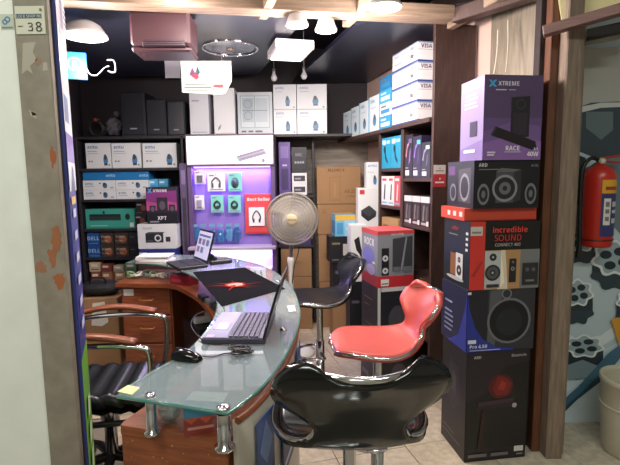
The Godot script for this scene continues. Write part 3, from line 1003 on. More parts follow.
	carton_px("white_speaker_box", "white box printed with a black speaker and a remote", "box", "", 137, 176, 224, bt, 4.24, 0.2, "d3d5da", [["r", 0.2, 0.25, 0.66, 0.62, "2a2c33"], ["p", [0.2, 0.62, 0.28, 0.68, 0.7, 0.68, 0.66, 0.62], "4a4c55"], ["o", 0.52, 0.43, 0.14, 0.6, "c6c9cf"], ["r", 0.72, 0.28, 0.84, 0.48, "30323a"], ["t", "sound", 0.14, 0.84, 0.1, "7d818c", -1], ["r", 0.25, 0.3, 0.4, 0.34, "565a66"]])
	var bt2 := at(160, 224, 4.24).y
	carton_px("purple_speaker_box", "magenta and black speaker box with an X logo on the white box", "box", "", 145.5, 176, 187, bt2, 4.26, 0.18, "2b2436", [["r", 0.0, 0.36, 1.0, 0.9, "7c2f78"], ["p", [0, 0.62, 0.35, 0.56, 0.7, 0.62, 1, 0.56, 1, 0.36, 0, 0.36], "a8487f"], ["r", 0.34, 0.34, 0.7, 0.72, "2b2833"], ["e", 0.52, 0.5, 0.1, 0.12, "58525f"], ["r", 0.1, 0.3, 0.3, 0.5, "26232d"], ["r", 0.74, 0.3, 0.94, 0.52, "26232d"], ["e", 0.2, 0.4, 0.06, 0.07, "5d5866"], ["e", 0.84, 0.41, 0.06, 0.07, "5d5866"], ["r", 0.0, 0.0, 1.0, 0.3, "1b1a25"], ["p", [0.06, 0.96, 0.1, 0.96, 0.2, 0.84, 0.16, 0.84], "4aa6dc"], ["p", [0.16, 0.96, 0.2, 0.96, 0.1, 0.84, 0.06, 0.84], "4aa6dc"], ["t", "XTREME", 0.24, 0.9, 0.07, "e3e0ea", -1, true], ["t", "XPT", 0.5, 0.16, 0.1, "e3e0ea", 0, true], ["r", 0.1, 0.04, 0.4, 0.08, "8d8a98"]])

func crumple(size: Vector3, seed_: int, amp: float, off := Vector3.ZERO) -> SurfaceTool:
	var n := FastNoiseLite.new()
	n.seed = seed_
	n.frequency = 1.2
	n.noise_type = FastNoiseLite.TYPE_CELLULAR
	var st := sts()
	st.set_smooth_group(-1)
	var R := 10
	var S := 16
	var g := []
	for i in R + 1:
		var row := []
		var th := PI * i / R
		for j in S:
			var ph := TAU * j / S
			var v := Vector3(sin(th) * cos(ph), cos(th), sin(th) * sin(ph))
			var k := 1.0 + n.get_noise_3dv(v * 1.6) * amp * 2.0
			# squared-off ball that sits flat
			var q := Vector3(signf(v.x) * pow(absf(v.x), 0.75), v.y, signf(v.z) * pow(absf(v.z), 0.75)) * k
			q = Vector3(q.x * size.x * 0.5, maxf(q.y, -0.92) * size.y * 0.5 + size.y * 0.46, q.z * size.z * 0.5)
			row.append(q + off)
		g.append(row)
	var mid := off + Vector3(0, size.y * 0.46, 0)
	for i in R:
		for j in S:
			var l := (j + 1) % S
			quad(st, g[i][j], g[i][l], g[i + 1][l], g[i + 1][j], (g[i][j] + g[i + 1][l]) * 0.5 - mid)
	return st

# ---------------------------------------------------------------- lit display
func build_display():
	var d := 4.32
	var z := -d
	var x0 := at(188, 200, d).x
	var x1 := at(275.5, 200, d).x
	var W := x1 - x0
	var xm := (x0 + x1) * 0.5
	var t := thing("accessory_display", "lit purple display stand with a white lightbox header", "display stand", Vector3(xm, 0, z))
	var yt := at(232, 134, d).y
	var yl := at(232, 166, d).y
	var yb := at(232, 246, d).y
	var pur := mat("8d76c4", 0.45)
	var frame := mat("5f4a72", 0.4)
	for s in [-1, 1]:
		obj("side_post", one_box(Vector3(s * (W * 0.5 - 0.02), yt * 0.5, -0.08), Vector3(0.04, yt, 0.16), 0.004), frame, t)
	obj("back_board", one_box(Vector3(0, (yb + yl) * 0.5, -0.12), Vector3(W - 0.08, yl - yb + 0.02, 0.02)), pur, t)
	obj("lightbox_frame", one_box(Vector3(0, (yt + yl) * 0.5, -0.04), Vector3(W, yt - yl, 0.12), 0.006), mat("6b5866", 0.4), t)
	var lx := obj("lightbox_face", one_box(Vector3(0, (yt + yl) * 0.5, 0.022), Vector3(W - 0.03, yt - yl - 0.04, 0.008)), glow("fbf6ff", 1.6), t)
	lamp_area(t, Transform3D(Basis(Vector3.UP, PI) * Basis(Vector3.RIGHT, -0.5), Vector3(0, yl + 0.006, 0.03)), Vector2(W - 0.06, 0.01), "f6f0ff", 0.5)
	print_on(t, "keyboard_picture", Transform3D(Basis.IDENTITY, Vector3(-W * 0.5, yl, 0.026)), W, yt - yl, [["p", [0.56, 0.3, 0.88, 0.56, 0.92, 0.36, 0.6, 0.12], "b3aec0"], ["p", [0.58, 0.3, 0.87, 0.52, 0.88, 0.47, 0.59, 0.25], "8f89a3"], ["p", [0.6, 0.22, 0.89, 0.44, 0.9, 0.38, 0.61, 0.16], "8f89a3"], ["e", 0.875, 0.16, 0.02, 0.07, "8f89a3"]])
	# light strip under the header
	obj("light_strip", one_box(Vector3(0, yl - 0.008, -0.07), Vector3(W - 0.1, 0.014, 0.02)), glow("cdb4ff", 2.0), t)
	lamp_area(t, Transform3D(DOWN, Vector3(0, yl - 0.018, -0.06)), Vector2(W - 0.1, 0.03), "b795ff", 0.6)
	# ledge and lit lower cabinet
	obj("ledge", one_box(Vector3(0, yb - 0.012, -0.02), Vector3(W, 0.026, 0.22), 0.004), mat("b7adc0", 0.3), t)
	var yc := at(232, 274, d).y
	obj("lower_back", one_box(Vector3(0, (yb + yc) * 0.5, -0.12), Vector3(W - 0.08, yb - yc, 0.02)), mat("d9d2ea", 0.4), t)
	obj("light_strip", one_box(Vector3(0, yb - 0.034, -0.05), Vector3(W - 0.1, 0.012, 0.02)), glow("d8c8ff", 2.0), t)
	lamp_area(t, Transform3D(DOWN, Vector3(0, yb - 0.044, -0.05)), Vector2(W - 0.1, 0.03), "c9b2ff", 0.4)
	obj("lower_cabinet", one_box(Vector3(0, yc * 0.5, -0.04), Vector3(W - 0.08, yc, 0.18), 0.004), mat("cfc9da", 0.4), t)
	obj("counter_plate", one_box(Vector3(0, yc + 0.04, -0.05), Vector3(W - 0.1, 0.012, 0.14), 0.002), mat("e3def0", 0.3), t)
	# products on hooks
	var zf := z - 0.11
	var packs := [
		["e6e4ec", 196, 207, 171, 184, "white charger blister pack beside the purple post", "6b6472", "blister"],
		["efeef2", 208.5, 226.5, 173, 191, "large white headset blister pack under the lightbox", "4b4a55", "headset"],
		["7fd0c9", 229, 243, 173, 191, "teal mouse blister pack in the upper row", "384a50", "mouse"],
		["e6e4ec", 196, 206, 195, 209, "small white blister pack in the lower row", "9a93a8", "blister"],
		["7fd0c9", 212, 225, 195, 212, "teal earphone blister pack in the lower row, next to white pack", "2f3a42", "clip"],
		["7fd0c9", 229, 242, 195, 212, "teal earphone blister pack in the lower row, next to red card", "2f3a42", "clip"]]
	for q in packs:
		var a := at(q[1], q[3], -zf)
		var b := at(q[2], q[4], -zf)
		var w: float = b.x - a.x
		var h: float = a.y - b.y
		var p := thing("blister_pack", q[5], "package", Vector3((a.x + b.x) * 0.5, b.y, zf + 0.06), 0, "packs hanging on the purple board")
		obj("card", one_box(Vector3(0, h * 0.5, 0), Vector3(w, h, 0.006), 0.001), mat(q[0], 0.4), p)
		var s := sts()
		if q[7] == "headset":
			tube(s, smooth([Vector3(-0.035, h * 0.3, 0.012), Vector3(-0.036, h * 0.55, 0.014), Vector3(0, h * 0.74, 0.016), Vector3(0.036, h * 0.55, 0.014), Vector3(0.035, h * 0.3, 0.012)], 5), 0.006, 6)
			box(s, Vector3(-0.033, h * 0.32, 0.014), Vector3(0.018, 0.04, 0.016), 0.004)
			box(s, Vector3(0.033, h * 0.32, 0.014), Vector3(0.018, 0.04, 0.016), 0.004)
		elif q[7] == "mouse":
			lathe(s, [Vector2(0, 0.03), Vector2(0.02, 0.026), Vector2(0.036, 0.0), Vector2(0.0, 0.0)], 16, Transform3D(Basis(Vector3.RIGHT, PI / 2).scaled(Vector3(1, 1.4, 1)), Vector3(0, h * 0.45, 0.003)))
		elif q[7] == "clip":
			tube(s, smooth([Vector3(-0.022, h * 0.3, 0.01), Vector3(-0.026, h * 0.5, 0.012), Vector3(0, h * 0.66, 0.012), Vector3(0.026, h * 0.5, 0.012), Vector3(0.022, h * 0.3, 0.01)], 4), 0.009, 6)
			box(s, Vector3(0, h * 0.3, 0.01), Vector3(0.04, 0.03, 0.014), 0.004)
		else:
			box(s, Vector3(0, h * 0.42, 0.012), Vector3(w * 0.5, h * 0.5, 0.02), 0.004)
		obj("product", s, mat(q[6], 0.35), p)
		s = sts(); tube(s, [Vector3(0, h * 0.93, 0.02), Vector3(0, h * 0.95, -0.05)], 0.004, 6)
		obj("hook", s, mats["chrome"], p)
		print_on(p, "print", Transform3D(Basis.IDENTITY, Vector3(-w * 0.5, 0, 0.003)), w, h, [["r", 0.01, 0.01, 0.99, 0.99, q[0]], ["r", 0.1, 0.82, 0.38, 0.9, "8a86a0"], ["r", 0.1, 0.06, 0.9, 0.12, "8a86a0"]])
	# red best seller card with a headset
	var a := at(245, 194, -zf)
	var b := at(273.5, 233, -zf)
	var w: float = b.x - a.x
	var h: float = a.y - b.y
	var bs := thing("best_seller_card", "red Best Seller card with a white headset pack", "sign", Vector3((a.x + b.x) * 0.5, b.y, zf + 0.035))
	obj("card", one_box(Vector3(0, h * 0.5, 0), Vector3(w, h, 0.01), 0.002), mat("d4474d", 0.35), bs)
	print_on(bs, "lettering", Transform3D(Basis.IDENTITY, Vector3(-w * 0.5, 0, 0.005)), w, h, [["r", 0.01, 0.01, 0.99, 0.99, "d4474d"], ["t", "Best Seller", 0.5, 0.87, 0.085, "f6dfe2", 0, true], ["r", 0.03, 0.02, 0.97, 0.05, "b8343c"]])
	obj("headset_box", one_box(Vector3(-0.02, h * 0.43, 0.012), Vector3(w * 0.56, h * 0.46, 0.02), 0.002), mat("eceaf0", 0.4), bs)
	var s2 := sts()
	tube(s2, smooth([Vector3(-0.05, h * 0.32, 0.026), Vector3(-0.055, h * 0.45, 0.026), Vector3(-0.02, h * 0.58, 0.026), Vector3(0.015, h * 0.45, 0.026), Vector3(0.01, h * 0.32, 0.026)], 5), 0.006, 6)
	box(s2, Vector3(-0.048, h * 0.34, 0.026), Vector3(0.016, 0.036, 0.01), 0.003)
	box(s2, Vector3(0.008, h * 0.34, 0.026), Vector3(0.016, 0.036, 0.01), 0.003)
	obj("headset_picture", s2, mat("3d3c46", 0.4), bs)
	# bunch of blue pouches along the foot of the board
	rng.seed = 31
	for i in 6:
		var q := at(197 + i * 8.2, 243, -zf - 0.05)
		var p := thing("blue_pouch", "crinkled clear blue pouch hanging low on the purple board", "pouch", Vector3(q.x, yb + 0.004, z - 0.045 + 0.008 * (i % 2)), rng.randf_range(-0.1, 0.1), "blue pouches on the purple board")
		obj("film", crumple(Vector3(0.105, 0.2 + rng.randf_range(-0.05, 0.05), 0.05), 40 + i, 0.34), mat(["3a6fa8", "5a8fbc", "3f5f9c"][i % 3], 0.15), p)
		obj("header_card", one_box(Vector3(0, 0.19, 0.024), Vector3(0.05, 0.03, 0.004)), mat("6f9cc6", 0.3), p)

# ---------------------------------------------------------------- back right
func build_back_right():
	var d := 4.5
	# top shelf: white tall boxes, glass case box, four white boxes
	carton_px("tall_white_box", "tall plain white box under the hanging card", "box", "tall white boxes on the top shelf", 189, 208, 93, L1, d, 0.3, "d5d6df", [["r", 0.1, 0.06, 0.9, 0.09, "b0b3c2"], ["r", 0.12, 0.8, 0.5, 0.84, "a4a8b8"]])
	carton_px("tall_white_box", "tall white box with small grey print beside the case carton", "box", "tall white boxes on the top shelf", 213, 234, 88, L1, d, 0.3, "dfe0e6", [["p", [0.16, 0.1, 0.2, 0.18, 0.34, 0.24, 0.3, 0.14], "8a8f9f"], ["r", 0.05, 0.03, 0.95, 0.05, "b3b7c4"], ["r", 0.1, 0.88, 0.6, 0.91, "aab0bd"]])
	carton_px("case_carton", "pale carton with line drawing of a computer case", "box", "", 237, 272, 92, L1, d, 0.3, "c3cad2", [["r", 0.08, 0.16, 0.92, 0.92, "9da9b3"], ["r", 0.1, 0.18, 0.9, 0.9, "c8d2d8"], ["r", 0.14, 0.3, 0.46, 0.86, "aebac3"], ["r", 0.52, 0.3, 0.86, 0.86, "b6c1ca"], ["r", 0.48, 0.18, 0.5, 0.9, "8b97a2"], ["r", 0.14, 0.56, 0.86, 0.58, "8b97a2"], ["o", 0.3, 0.45, 0.1, 0.85, "8b97a2"], ["o", 0.3, 0.72, 0.1, 0.85, "8b97a2"], ["r", 0.1, 0.06, 0.24, 0.1, "5e6771"], ["r", 0.3, 0.06, 0.44, 0.1, "5e6771"], ["r", 0.5, 0.06, 0.7, 0.1, "5e6771"]])
	var n := 0
	for q in [[273.5, 296.5], [297, 327]]:
		for r in 2:
			var a := at(q[0], 114, d)
			var b := at(q[1], 114, d)
			carton("mascot_box", "white box in " + ["lower", "upper"][r] + " layer on the top shelf, " + ["against the case carton", "at the end of the row"][n], "box", "white boxes at the end of the top shelf", Vector3((a.x + b.x) * 0.5, L1 + r * 0.232, -4.65), Vector3(b.x - a.x, 0.231, 0.28), 0, "d9dce1", [["r", 0.0, 0.0, 1.0, 0.025, "b5bcc6"], ["t", "antu", 0.1, 0.86, 0.1, "6a93bb", -1, true], ["r", 0.1, 0.7, 0.4, 0.72, "a2aab4"], ["e", 0.62, 0.32, 0.1, 0.17, "4a7da6"], ["e", 0.61, 0.45, 0.06, 0.09, "414a55"], ["r", 0.54, 0.14, 0.7, 0.2, "3d5a75"], ["r", 0.86, 0.06, 0.92, 0.12, "7d8792"]])
		n += 1
	carton_px("purple_tower_box", "tall narrow mauve box with grey speaker picture, left of the display", "box", "", 179, 186, 163, 0.0, 4.34, 0.12, "5a4a72", [["r", 0.25, 0.5, 0.75, 0.82, "3a343f"], ["e", 0.5, 0.82, 0.25, 0.02, "5f5868"], ["r", 0.2, 0.88, 0.8, 0.96, "7d6c98"]])
	# second bay
	var pt := carton_px("purple_tower_box", "tall narrow purple box beside the lit display", "box", "", 278.5, 290, 142, 1.33, d - 0.02, 0.2, "5c4589", [["r", 0.15, 0.7, 0.85, 0.92, "7d66ab"], ["r", 0.2, 0.1, 0.8, 0.5, "3d3160"], ["r", 0.3, 0.55, 0.7, 0.58, "b9aed6"]])
	n = 0
	for q in [[1.33, "small"]]:
		for k in 3:
			var a := at(291.5, 150, d)
			var b := at(306.5, 150, d)
			var h: float = [0.105, 0.105, 0.24][k]
			var y: float = [1.33, 1.436, 1.545][k]
			carton("stacked_box", ["white box with dark photo at the foot of the pile by purple box", "white box with dark photo in the middle of the pile", "black box with a row of icons on the white boxes"][k], "box", "boxes piled behind the fan", Vector3((a.x + b.x) * 0.5, y, -4.6), Vector3(b.x - a.x, h, 0.18), 0, ["d9d9de", "d9d9de", "25232d"][k], [["r", 0.12, 0.25, 0.88, 0.75, "3b3a44"], ["r", 0.2, 0.4, 0.6, 0.55, "8f8d98"]] if k < 2 else [["e", 0.25, 0.4, 0.07, 0.05, "9a97a8"], ["e", 0.42, 0.4, 0.07, 0.05, "9a97a8"], ["e", 0.59, 0.4, 0.07, 0.05, "9a97a8"], ["e", 0.76, 0.4, 0.07, 0.05, "9a97a8"], ["t", "MIC", 0.5, 0.7, 0.12, "8f8aa8"]])
	carton_px("purple_flat_box", "flat dark purple box behind the fan", "box", "", 279, 311, 233, 0.845, d - 0.02, 0.2, "3f3264", [["r", 0.1, 0.4, 0.9, 0.55, "8a78b8"]])
	var fb0 := at(276.5, 272, 4.42)
	var fb1 := at(314, 272, 4.42)
	var fw := fb1.x - fb0.x
	cardboard("brown cardboard box on the floor under the fan head", "cardboard boxes under the fan", Vector3((fb0.x + fb1.x) * 0.5 + 0.01, 0, -4.68), Vector3(fw - 0.06, 0.53, 0.4), 0, [["r", 0.1, 0.5, 0.5, 0.56, "8a6a44"]])
	cardboard("brown cardboard box stacked under the second bay shelf board", "cardboard boxes under the fan", Vector3((fb0.x + fb1.x) * 0.5 + 0.01, 0.53, -4.68), Vector3(fw - 0.06, 0.28, 0.4), 0, [["r", 0.3, 0.45, 0.7, 0.55, "8a6a44"]])
	# tower of cardboard boxes
	var tx0 := at(317, 200, d).x
	var tx1 := at(361, 200, d).x
	var tm := (tx0 + tx1) * 0.5
	var tw := tx1 - tx0
	var hs := [0.0, 0.47, 0.94, 1.235, 1.60]
	var labs := ["large cardboard box on the floor at the foot of the tall pile", "large cardboard box second from the floor in the tall pile", "plain cardboard box below the topmost one of the tall pile", "cardboard box with outline drawing, topmost of the tall pile"]
	for k in 4:
		var ops: Array = []
		if k == 3:
			ops = [["t", "ALLURE X", 0.44, 0.9, 0.07, "4d3a26", 0, true], ["r", 0.28, 0.12, 0.3, 0.68, "8d6a42"], ["r", 0.52, 0.12, 0.54, 0.74, "8d6a42"], ["r", 0.28, 0.1, 0.54, 0.12, "8d6a42"], ["p", [0.28, 0.68, 0.28, 0.7, 0.54, 0.76, 0.54, 0.74], "8d6a42"], ["r", 0.38, 0.2, 0.44, 0.56, "a07a50"], ["t", "AX 20", 0.76, 0.34, 0.09, "5d4528"], ["r", 0.66, 0.2, 0.88, 0.23, "8d6a42"]]
		elif k == 2:
			ops = [["p", [0.1, 0.7, 0.16, 0.86, 0.2, 0.7], "8d6a42"]]
		else:
			ops = [["r", 0.1, 0.5, 0.4, 0.6, "8d6a42"]]
		cardboard(labs[k], "tall pile of cardboard boxes", Vector3(tm, hs[k], -4.70), Vector3(tw - 0.01 * (3 - k), hs[k + 1] - hs[k], 0.36), 0, ops)
	# pile in front of the tower
	var e := 4.22
	var cx := 0.30
	cardboard("worn cardboard box on the floor in front of the tall pile", "", Vector3(0.31, 0, -4.31), Vector3(0.24, 0.45, 0.2), 0.12, [["r", 0.2, 0.7, 0.6, 0.78, "8a6a44"]])
	carton("dark_carton", "dark carton on the worn cardboard box", "box", "", Vector3(0.305, 0.45, -4.31), Vector3(0.22, 0.27, 0.19), 0.12, "26242b", [["r", 0.1, 0.6, 0.5, 0.7, "6a6874"], ["e", 0.6, 0.35, 0.2, 0.2, "3a3842"]])
	carton("black_label_box", "black box with a white label on the dark carton", "box", "", Vector3(0.27, 0.72, -4.28), Vector3(0.21, 0.24, 0.2), 0.12, "211f24", [["r", 0.58, 0.28, 0.86, 0.72, "c9c6bd"], ["r", 0.1, 0.7, 0.45, 0.78, "8a7a5a"], ["r", 0.1, 0.1, 0.4, 0.14, "77726c"]], [], [["r", 0.05, 0.1, 0.95, 0.9, "3c3a3f"]])
	carton("blue_yellow_box", "light blue box with a yellow lid on the black label box", "box", "", Vector3(0.31, 0.96, -4.30), Vector3(0.19, 0.2, 0.18), 0.15, "6fb4d6", [["r", 0.0, 0.72, 1.0, 0.96, "d9b04a"], ["r", 0.45, 0.0, 1.0, 0.72, "8fc6e2"], ["r", 0.08, 0.1, 0.38, 0.62, "4d95c4"], ["r", 0.55, 0.3, 0.9, 0.4, "e7f1f6"]], [["r", 0.1, 0.1, 0.9, 0.7, "3f88bc"]], [["r", 0.03, 0.03, 0.97, 0.97, "c9a24a"]])
	# white router boxes on a hidden carton next to the shelf end
	var wx0 := at(358, 200, 4.05).x
	var wx1 := at(379, 200, 4.05).x
	var wm := (wx0 + wx1) * 0.5
	cardboard("cardboard box under the white router box", "", Vector3(wm + 0.02, 0, -4.15), Vector3(0.15, 0.86, 0.19), 0)
	carton_px("router_box", "tall white box printed with a black router", "box", "", 358, 378.5, 188, 0.86, 4.05, 0.2, "dcdde0", [["p", [0.15, 0.64, 0.55, 0.72, 0.9, 0.62, 0.5, 0.54], "3a3b40"], ["p", [0.15, 0.64, 0.5, 0.54, 0.5, 0.46, 0.16, 0.55], "232428"], ["p", [0.5, 0.54, 0.9, 0.62, 0.88, 0.54, 0.5, 0.46], "2c2d32"], ["r", 0.08, 0.9, 0.32, 0.97, "c2333c"], ["r", 0.5, 0.3, 0.9, 0.32, "9a9da4"], ["r", 0.5, 0.26, 0.8, 0.275, "9a9da4"], ["r", 0.55, 0.14, 0.9, 0.2, "8a8d94"]])
	var ry := at(368, 188, 4.05).y
	carton_px("small_white_box", "small white box with blue figure on top of the router box", "box", "", 366.5, 379, 162, ry, 4.07, 0.16, "d9dce1", [["t", "antu", 0.12, 0.86, 0.1, "5a88b5", -1, true], ["e", 0.68, 0.28, 0.14, 0.16, "4a7da6"], ["e", 0.66, 0.4, 0.09, 0.09, "414a55"], ["r", 0.1, 0.6, 0.6, 0.62, "a2aab4"]])
	# white cable box leaning against the red speaker box
	carton("white_cable_box", "white box with black cable picture beside the red speaker box", "box", "", Vector3(0.40, 0.62, -3.92), Vector3(0.14, 0.48, 0.16), 0.1, "dadbdd", [["p", [0.2, 0.74, 0.5, 0.8, 0.62, 0.6, 0.8, 0.44, 0.7, 0.38, 0.5, 0.5, 0.34, 0.56], "22242a"], ["r", 0.15, 0.2, 0.6, 0.24, "9a9da4"]], [["r", 0.1, 0.2, 0.4, 0.8, "c4c6ca"]])
	carton("black_base_box", "black box standing under the white cable box", "box", "", Vector3(0.40, 0, -3.94), Vector3(0.16, 0.62, 0.2), 0.1, "1e1d22", [["r", 0.1, 0.7, 0.5, 0.74, "5a5862"], ["r", 0.1, 0.2, 0.6, 0.23, "5a5862"]])

# ---------------------------------------------------------------- right shelf
func rwp(off: float, y: float, s: float) -> Vector3:
	return rw * Vector3(off, y, -s)

# a box standing on the right shelf with its face to the room; s0..s1 along the shelf
func shelf_box(called, label, category, group, s0, s1, y0, y1, c, face := [], end := [], inset := 0.02, deep := 0.2, rough := 0.5):
	var t := thing(called, label, category, rwp(inset + deep * 0.5, y0, (s0 + s1) * 0.5), YAW - PI / 2, group)
	var w: float = s1 - s0
	var h: float = y1 - y0
	var body := obj("body", one_box(Vector3(0, h * 0.5, 0), Vector3(w - 0.002, h - 0.001, deep), 0.003), mat(c, rough), t)
	print_on(body, "front_print", Transform3D(Basis.IDENTITY, Vector3(-w * 0.5, 0, deep * 0.5)), w, h, base_ops(face, c))
	print_on(body, "end_print", Transform3D(Basis(Vector3(0, 0, -1), Vector3.UP, Vector3(1, 0, 0)), Vector3(w * 0.5, 0, deep * 0.5)), deep, h, base_ops(end, c))

func build_right_shelf():
	var u := thing("right_shelf_unit", "dark brown cubby shelf unit along the right wall", "shelf", A0, YAW)
	var dw = mats["dark_wood"]
	var D := 0.29
	var part := func(called, x0, x1, y0, y1, s0, s1):
		obj(called, one_box(Vector3((x0 + x1) * 0.5, (y0 + y1) * 0.5, -(s0 + s1) * 0.5), Vector3(x1 - x0, y1 - y0, s1 - s0), 0.002), dw, u)
	part.call("end_panel", 0.0, D, 0.0, 2.44, 0.0, 0.025)
	part.call("upright", 0.0, D, 0.0, 1.84, 0.43, 0.47)
	part.call("upright", 0.0, D, 0.0, 1.84, 0.85, 0.885)
	part.call("top_board", -0.02, D, 1.84, 1.87, 0.026, 1.9)
	for y in [1.485, 1.155, 0.8, 0.4, 0.03]:
		part.call("shelf_board", 0.005, D, y - 0.025, y, 0.026, 0.43)
	for y in [1.56, 1.27, 1.06, 0.7, 0.35, 0.03]:
		part.call("shelf_board", 0.005, D, y - 0.025, y, 0.47, 0.85)
	obj("back_board", one_box(Vector3(D + 0.008, 0.93, -0.455), Vector3(0.012, 1.84, 0.86)), dw, u)
	# red and white stickers on the end panel
	for q in [[434, 447, 165, 174, "d6d0cb", "cream sticker on the brown end panel"], [433, 447, 174, 187, "b73440", "dark red sticker on the brown end panel"]]:
		var a := at(q[0], q[2], 3.0)
		var b := at(q[1], q[3], 3.0)
		var w: float = b.x - a.x
		var h: float = a.y - b.y
		var loc := rw.affine_inverse() * Vector3((a.x + b.x) * 0.5, b.y, -3.0)
		var st := thing("sticker", q[5], "sticker", rw * Vector3(maxf(loc.x, w * 0.5 + 0.003), b.y, 0.0015), YAW)
		obj("paper", one_box(Vector3(0, h * 0.5, 0), Vector3(w, h, 0.002)), mat(q[4], 0.5), st)
		print_on(st, "lettering", Transform3D(Basis.IDENTITY, Vector3(-w * 0.5, 0, 0.001)), w, h, [["r", 0.15, 0.3, 0.85, 0.42, "eae0dc" if q[4] == "b73440" else "8a847d"], ["p", [0.45, 0.55, 0.5, 0.75, 0.6, 0.6], "eae0dc" if q[4] == "b73440" else "8a847d"]])
	# top: four VISA boxes
	var T := 1.87
	for k in 4:
		var face := [["r", 0, 0.0, 1, 0.1, "3d4f8d"], ["r", 0, 0.6, 1, 0.62, "b9b9c0"], ["r", 0.0, 0.93, 1, 1.0, "8d96b8"], ["t", "VISA", 0.8, 0.78, 0.16, "77749a", 0, true], ["r", 0.1, 0.7, 0.3, 0.84, "c4c4cc"], ["r", 0.4, 0.7, 0.6, 0.84, "c4c4cc"], ["t", "C80", 0.78, 0.38, 0.2, "4b4d59", 0, true], ["r", 0.1, 0.3, 0.4, 0.4, "b4b8c6"]]
		var end := [["r", 0, 0.0, 1, 0.1, "3d4f8d"], ["r", 0, 0.6, 1, 0.62, "a88a8d"], ["r", 0.0, 0.93, 1, 1.0, "8d96b8"], ["t", "VISA", 0.24, 0.79, 0.2, "6b4d6a", 0, true]]
		shelf_box("visa_box", ["white VISA box at the foot of its pile on the right shelf", "white VISA box second from the foot of its pile", "white VISA box second from the top of its pile", "white VISA box, topmost of its pile under the ceiling"][k], "box", "pile of white VISA boxes", 0.225, 0.625, T + k * 0.13, T + (k + 1) * 0.13, "e2e2e6", face, end, 0.0, 0.26)
	var n := 0
	for r in 4:
		shelf_box("teal_box", "teal and white box in layer %s from the shelf beside the VISA boxes" % ["one", "two", "three", "four"][r], "box", "teal boxes beside the VISA pile", 0.65, 0.86, T + r * 0.1, T + (r + 1) * 0.1, ["2f8fc2", "d8dde2", "3a9fd0", "2a78b0"][r], [["r", 0.1, 0.2, 0.9, 0.5, "d9e8f0" if r % 2 == 0 else "3a86b8"], ["r", 0.1, 0.65, 0.6, 0.8, "bcdcec" if r % 2 == 0 else "6c7682"]], [], 0.0, 0.24)
	for q in [[0.88, 1.10], [1.11, 1.33], [1.34, 1.55], [1.56, 1.78]]:
		shelf_box("upright_white_box", ["white and blue upright box next to the teal boxes", "second white and blue upright box from the teal boxes", "third white and blue upright box from the teal boxes", "white and blue upright box in the far corner"][n], "box", "row of white and blue upright boxes", q[0], q[1], T, T + 0.29 - 0.012 * n, "d3dde4", [["r", 0, 0, 0.12, 1, "8fc0da"], ["t", "antu", 0.4, 0.86, 0.09, "5a88b5", 0, true], ["e", 0.6, 0.3, 0.16, 0.15, "4a7da6"], ["e", 0.6, 0.4, 0.1, 0.08, "4b545f"], ["r", 0.25, 0.66, 0.75, 0.68, "9fb0bc"]], [["r", 0, 0, 1, 1, "7fb8d6"]], 0.0, 0.22)
		n += 1
	# cubbies
	for q in [[0.485, 0.66], [0.665, 0.84]]:
		shelf_box("cyan_headset_box", "cyan headset pack with a dark cable picture, " + ("by the far upright" if q[0] > 0.6 else "by the middle upright"), "box", "cyan packs in the upper cubby", q[0], q[1], 1.56, 1.80, "2492b8", [["p", [0.3, 0.7, 0.42, 0.72, 0.5, 0.4, 0.7, 0.24, 0.66, 0.14, 0.4, 0.3], "183c52"], ["r", 0.1, 0.78, 0.45, 0.92, "cfe9f2"], ["r", 0.55, 0.8, 0.9, 0.9, "a9d8e8"], ["e", 0.36, 0.62, 0.1, 0.12, "14303f"]], [], 0.01, 0.2)
	n = 0
	for q in [[0.30, 0.42], [0.175, 0.295], [0.05, 0.17]]:
		shelf_box("headset_box", ["black headset box with pink and gold band next to the middle upright", "purple headset box between the black ones", "black headset box with white tags next to the end panel"][n], "box", "headset boxes in the near cubby", q[0], q[1], 1.485, [1.79, 1.77, 1.72][n], ["1e1c26", "2c2440", "262430"][n], [["p", [0.1, 0.5, 0.3, 0.78, 0.6, 0.84, 0.5, 0.76, 0.34, 0.7, 0.22, 0.48], ["c58a9a", "8d6ac0", "9a8ab8"][n]], ["p", [0.5, 0.3, 0.62, 0.62, 0.76, 0.7, 0.7, 0.4], ["8d6ac0", "4a3c7d", "5c5470"][n]], ["r", 0.1, 0.06, 0.6, 0.18, "d9d6df"], ["r", 0.5, 0.8, 0.9, 0.9, ["6c5a8d", "4fb6c4", "dcdce2"][n]], ["r", 0.1, 0.22, 0.5, 0.25, "8f8a9c"]], [], 0.01, 0.2)
		n += 1
	n = 0
	for q in [[0.715, 0.84, "dcdde2"], [0.60, 0.71, "e0dcd8"], [0.49, 0.595, "c4505a"]]:
		shelf_box("slim_box", ["slim white box with a black earphone picture by the far upright", "slim white box beside the red one", "slim red box by the middle upright"][n], "box", "slim boxes in the far cubby", q[0], q[1], 1.27, 1.5, q[2], [["p", [0.35, 0.2, 0.5, 0.75, 0.66, 0.7, 0.56, 0.18], "2a2c34" if n < 2 else "e6d0d2"], ["r", 0.15, 0.84, 0.8, 0.92, "c4404c" if n < 2 else "f0dfe0"], ["r", 0.1, 0.06, 0.9, 0.12, "7fb0cc"]], [], 0.01, 0.2)
		n += 1
	n = 0
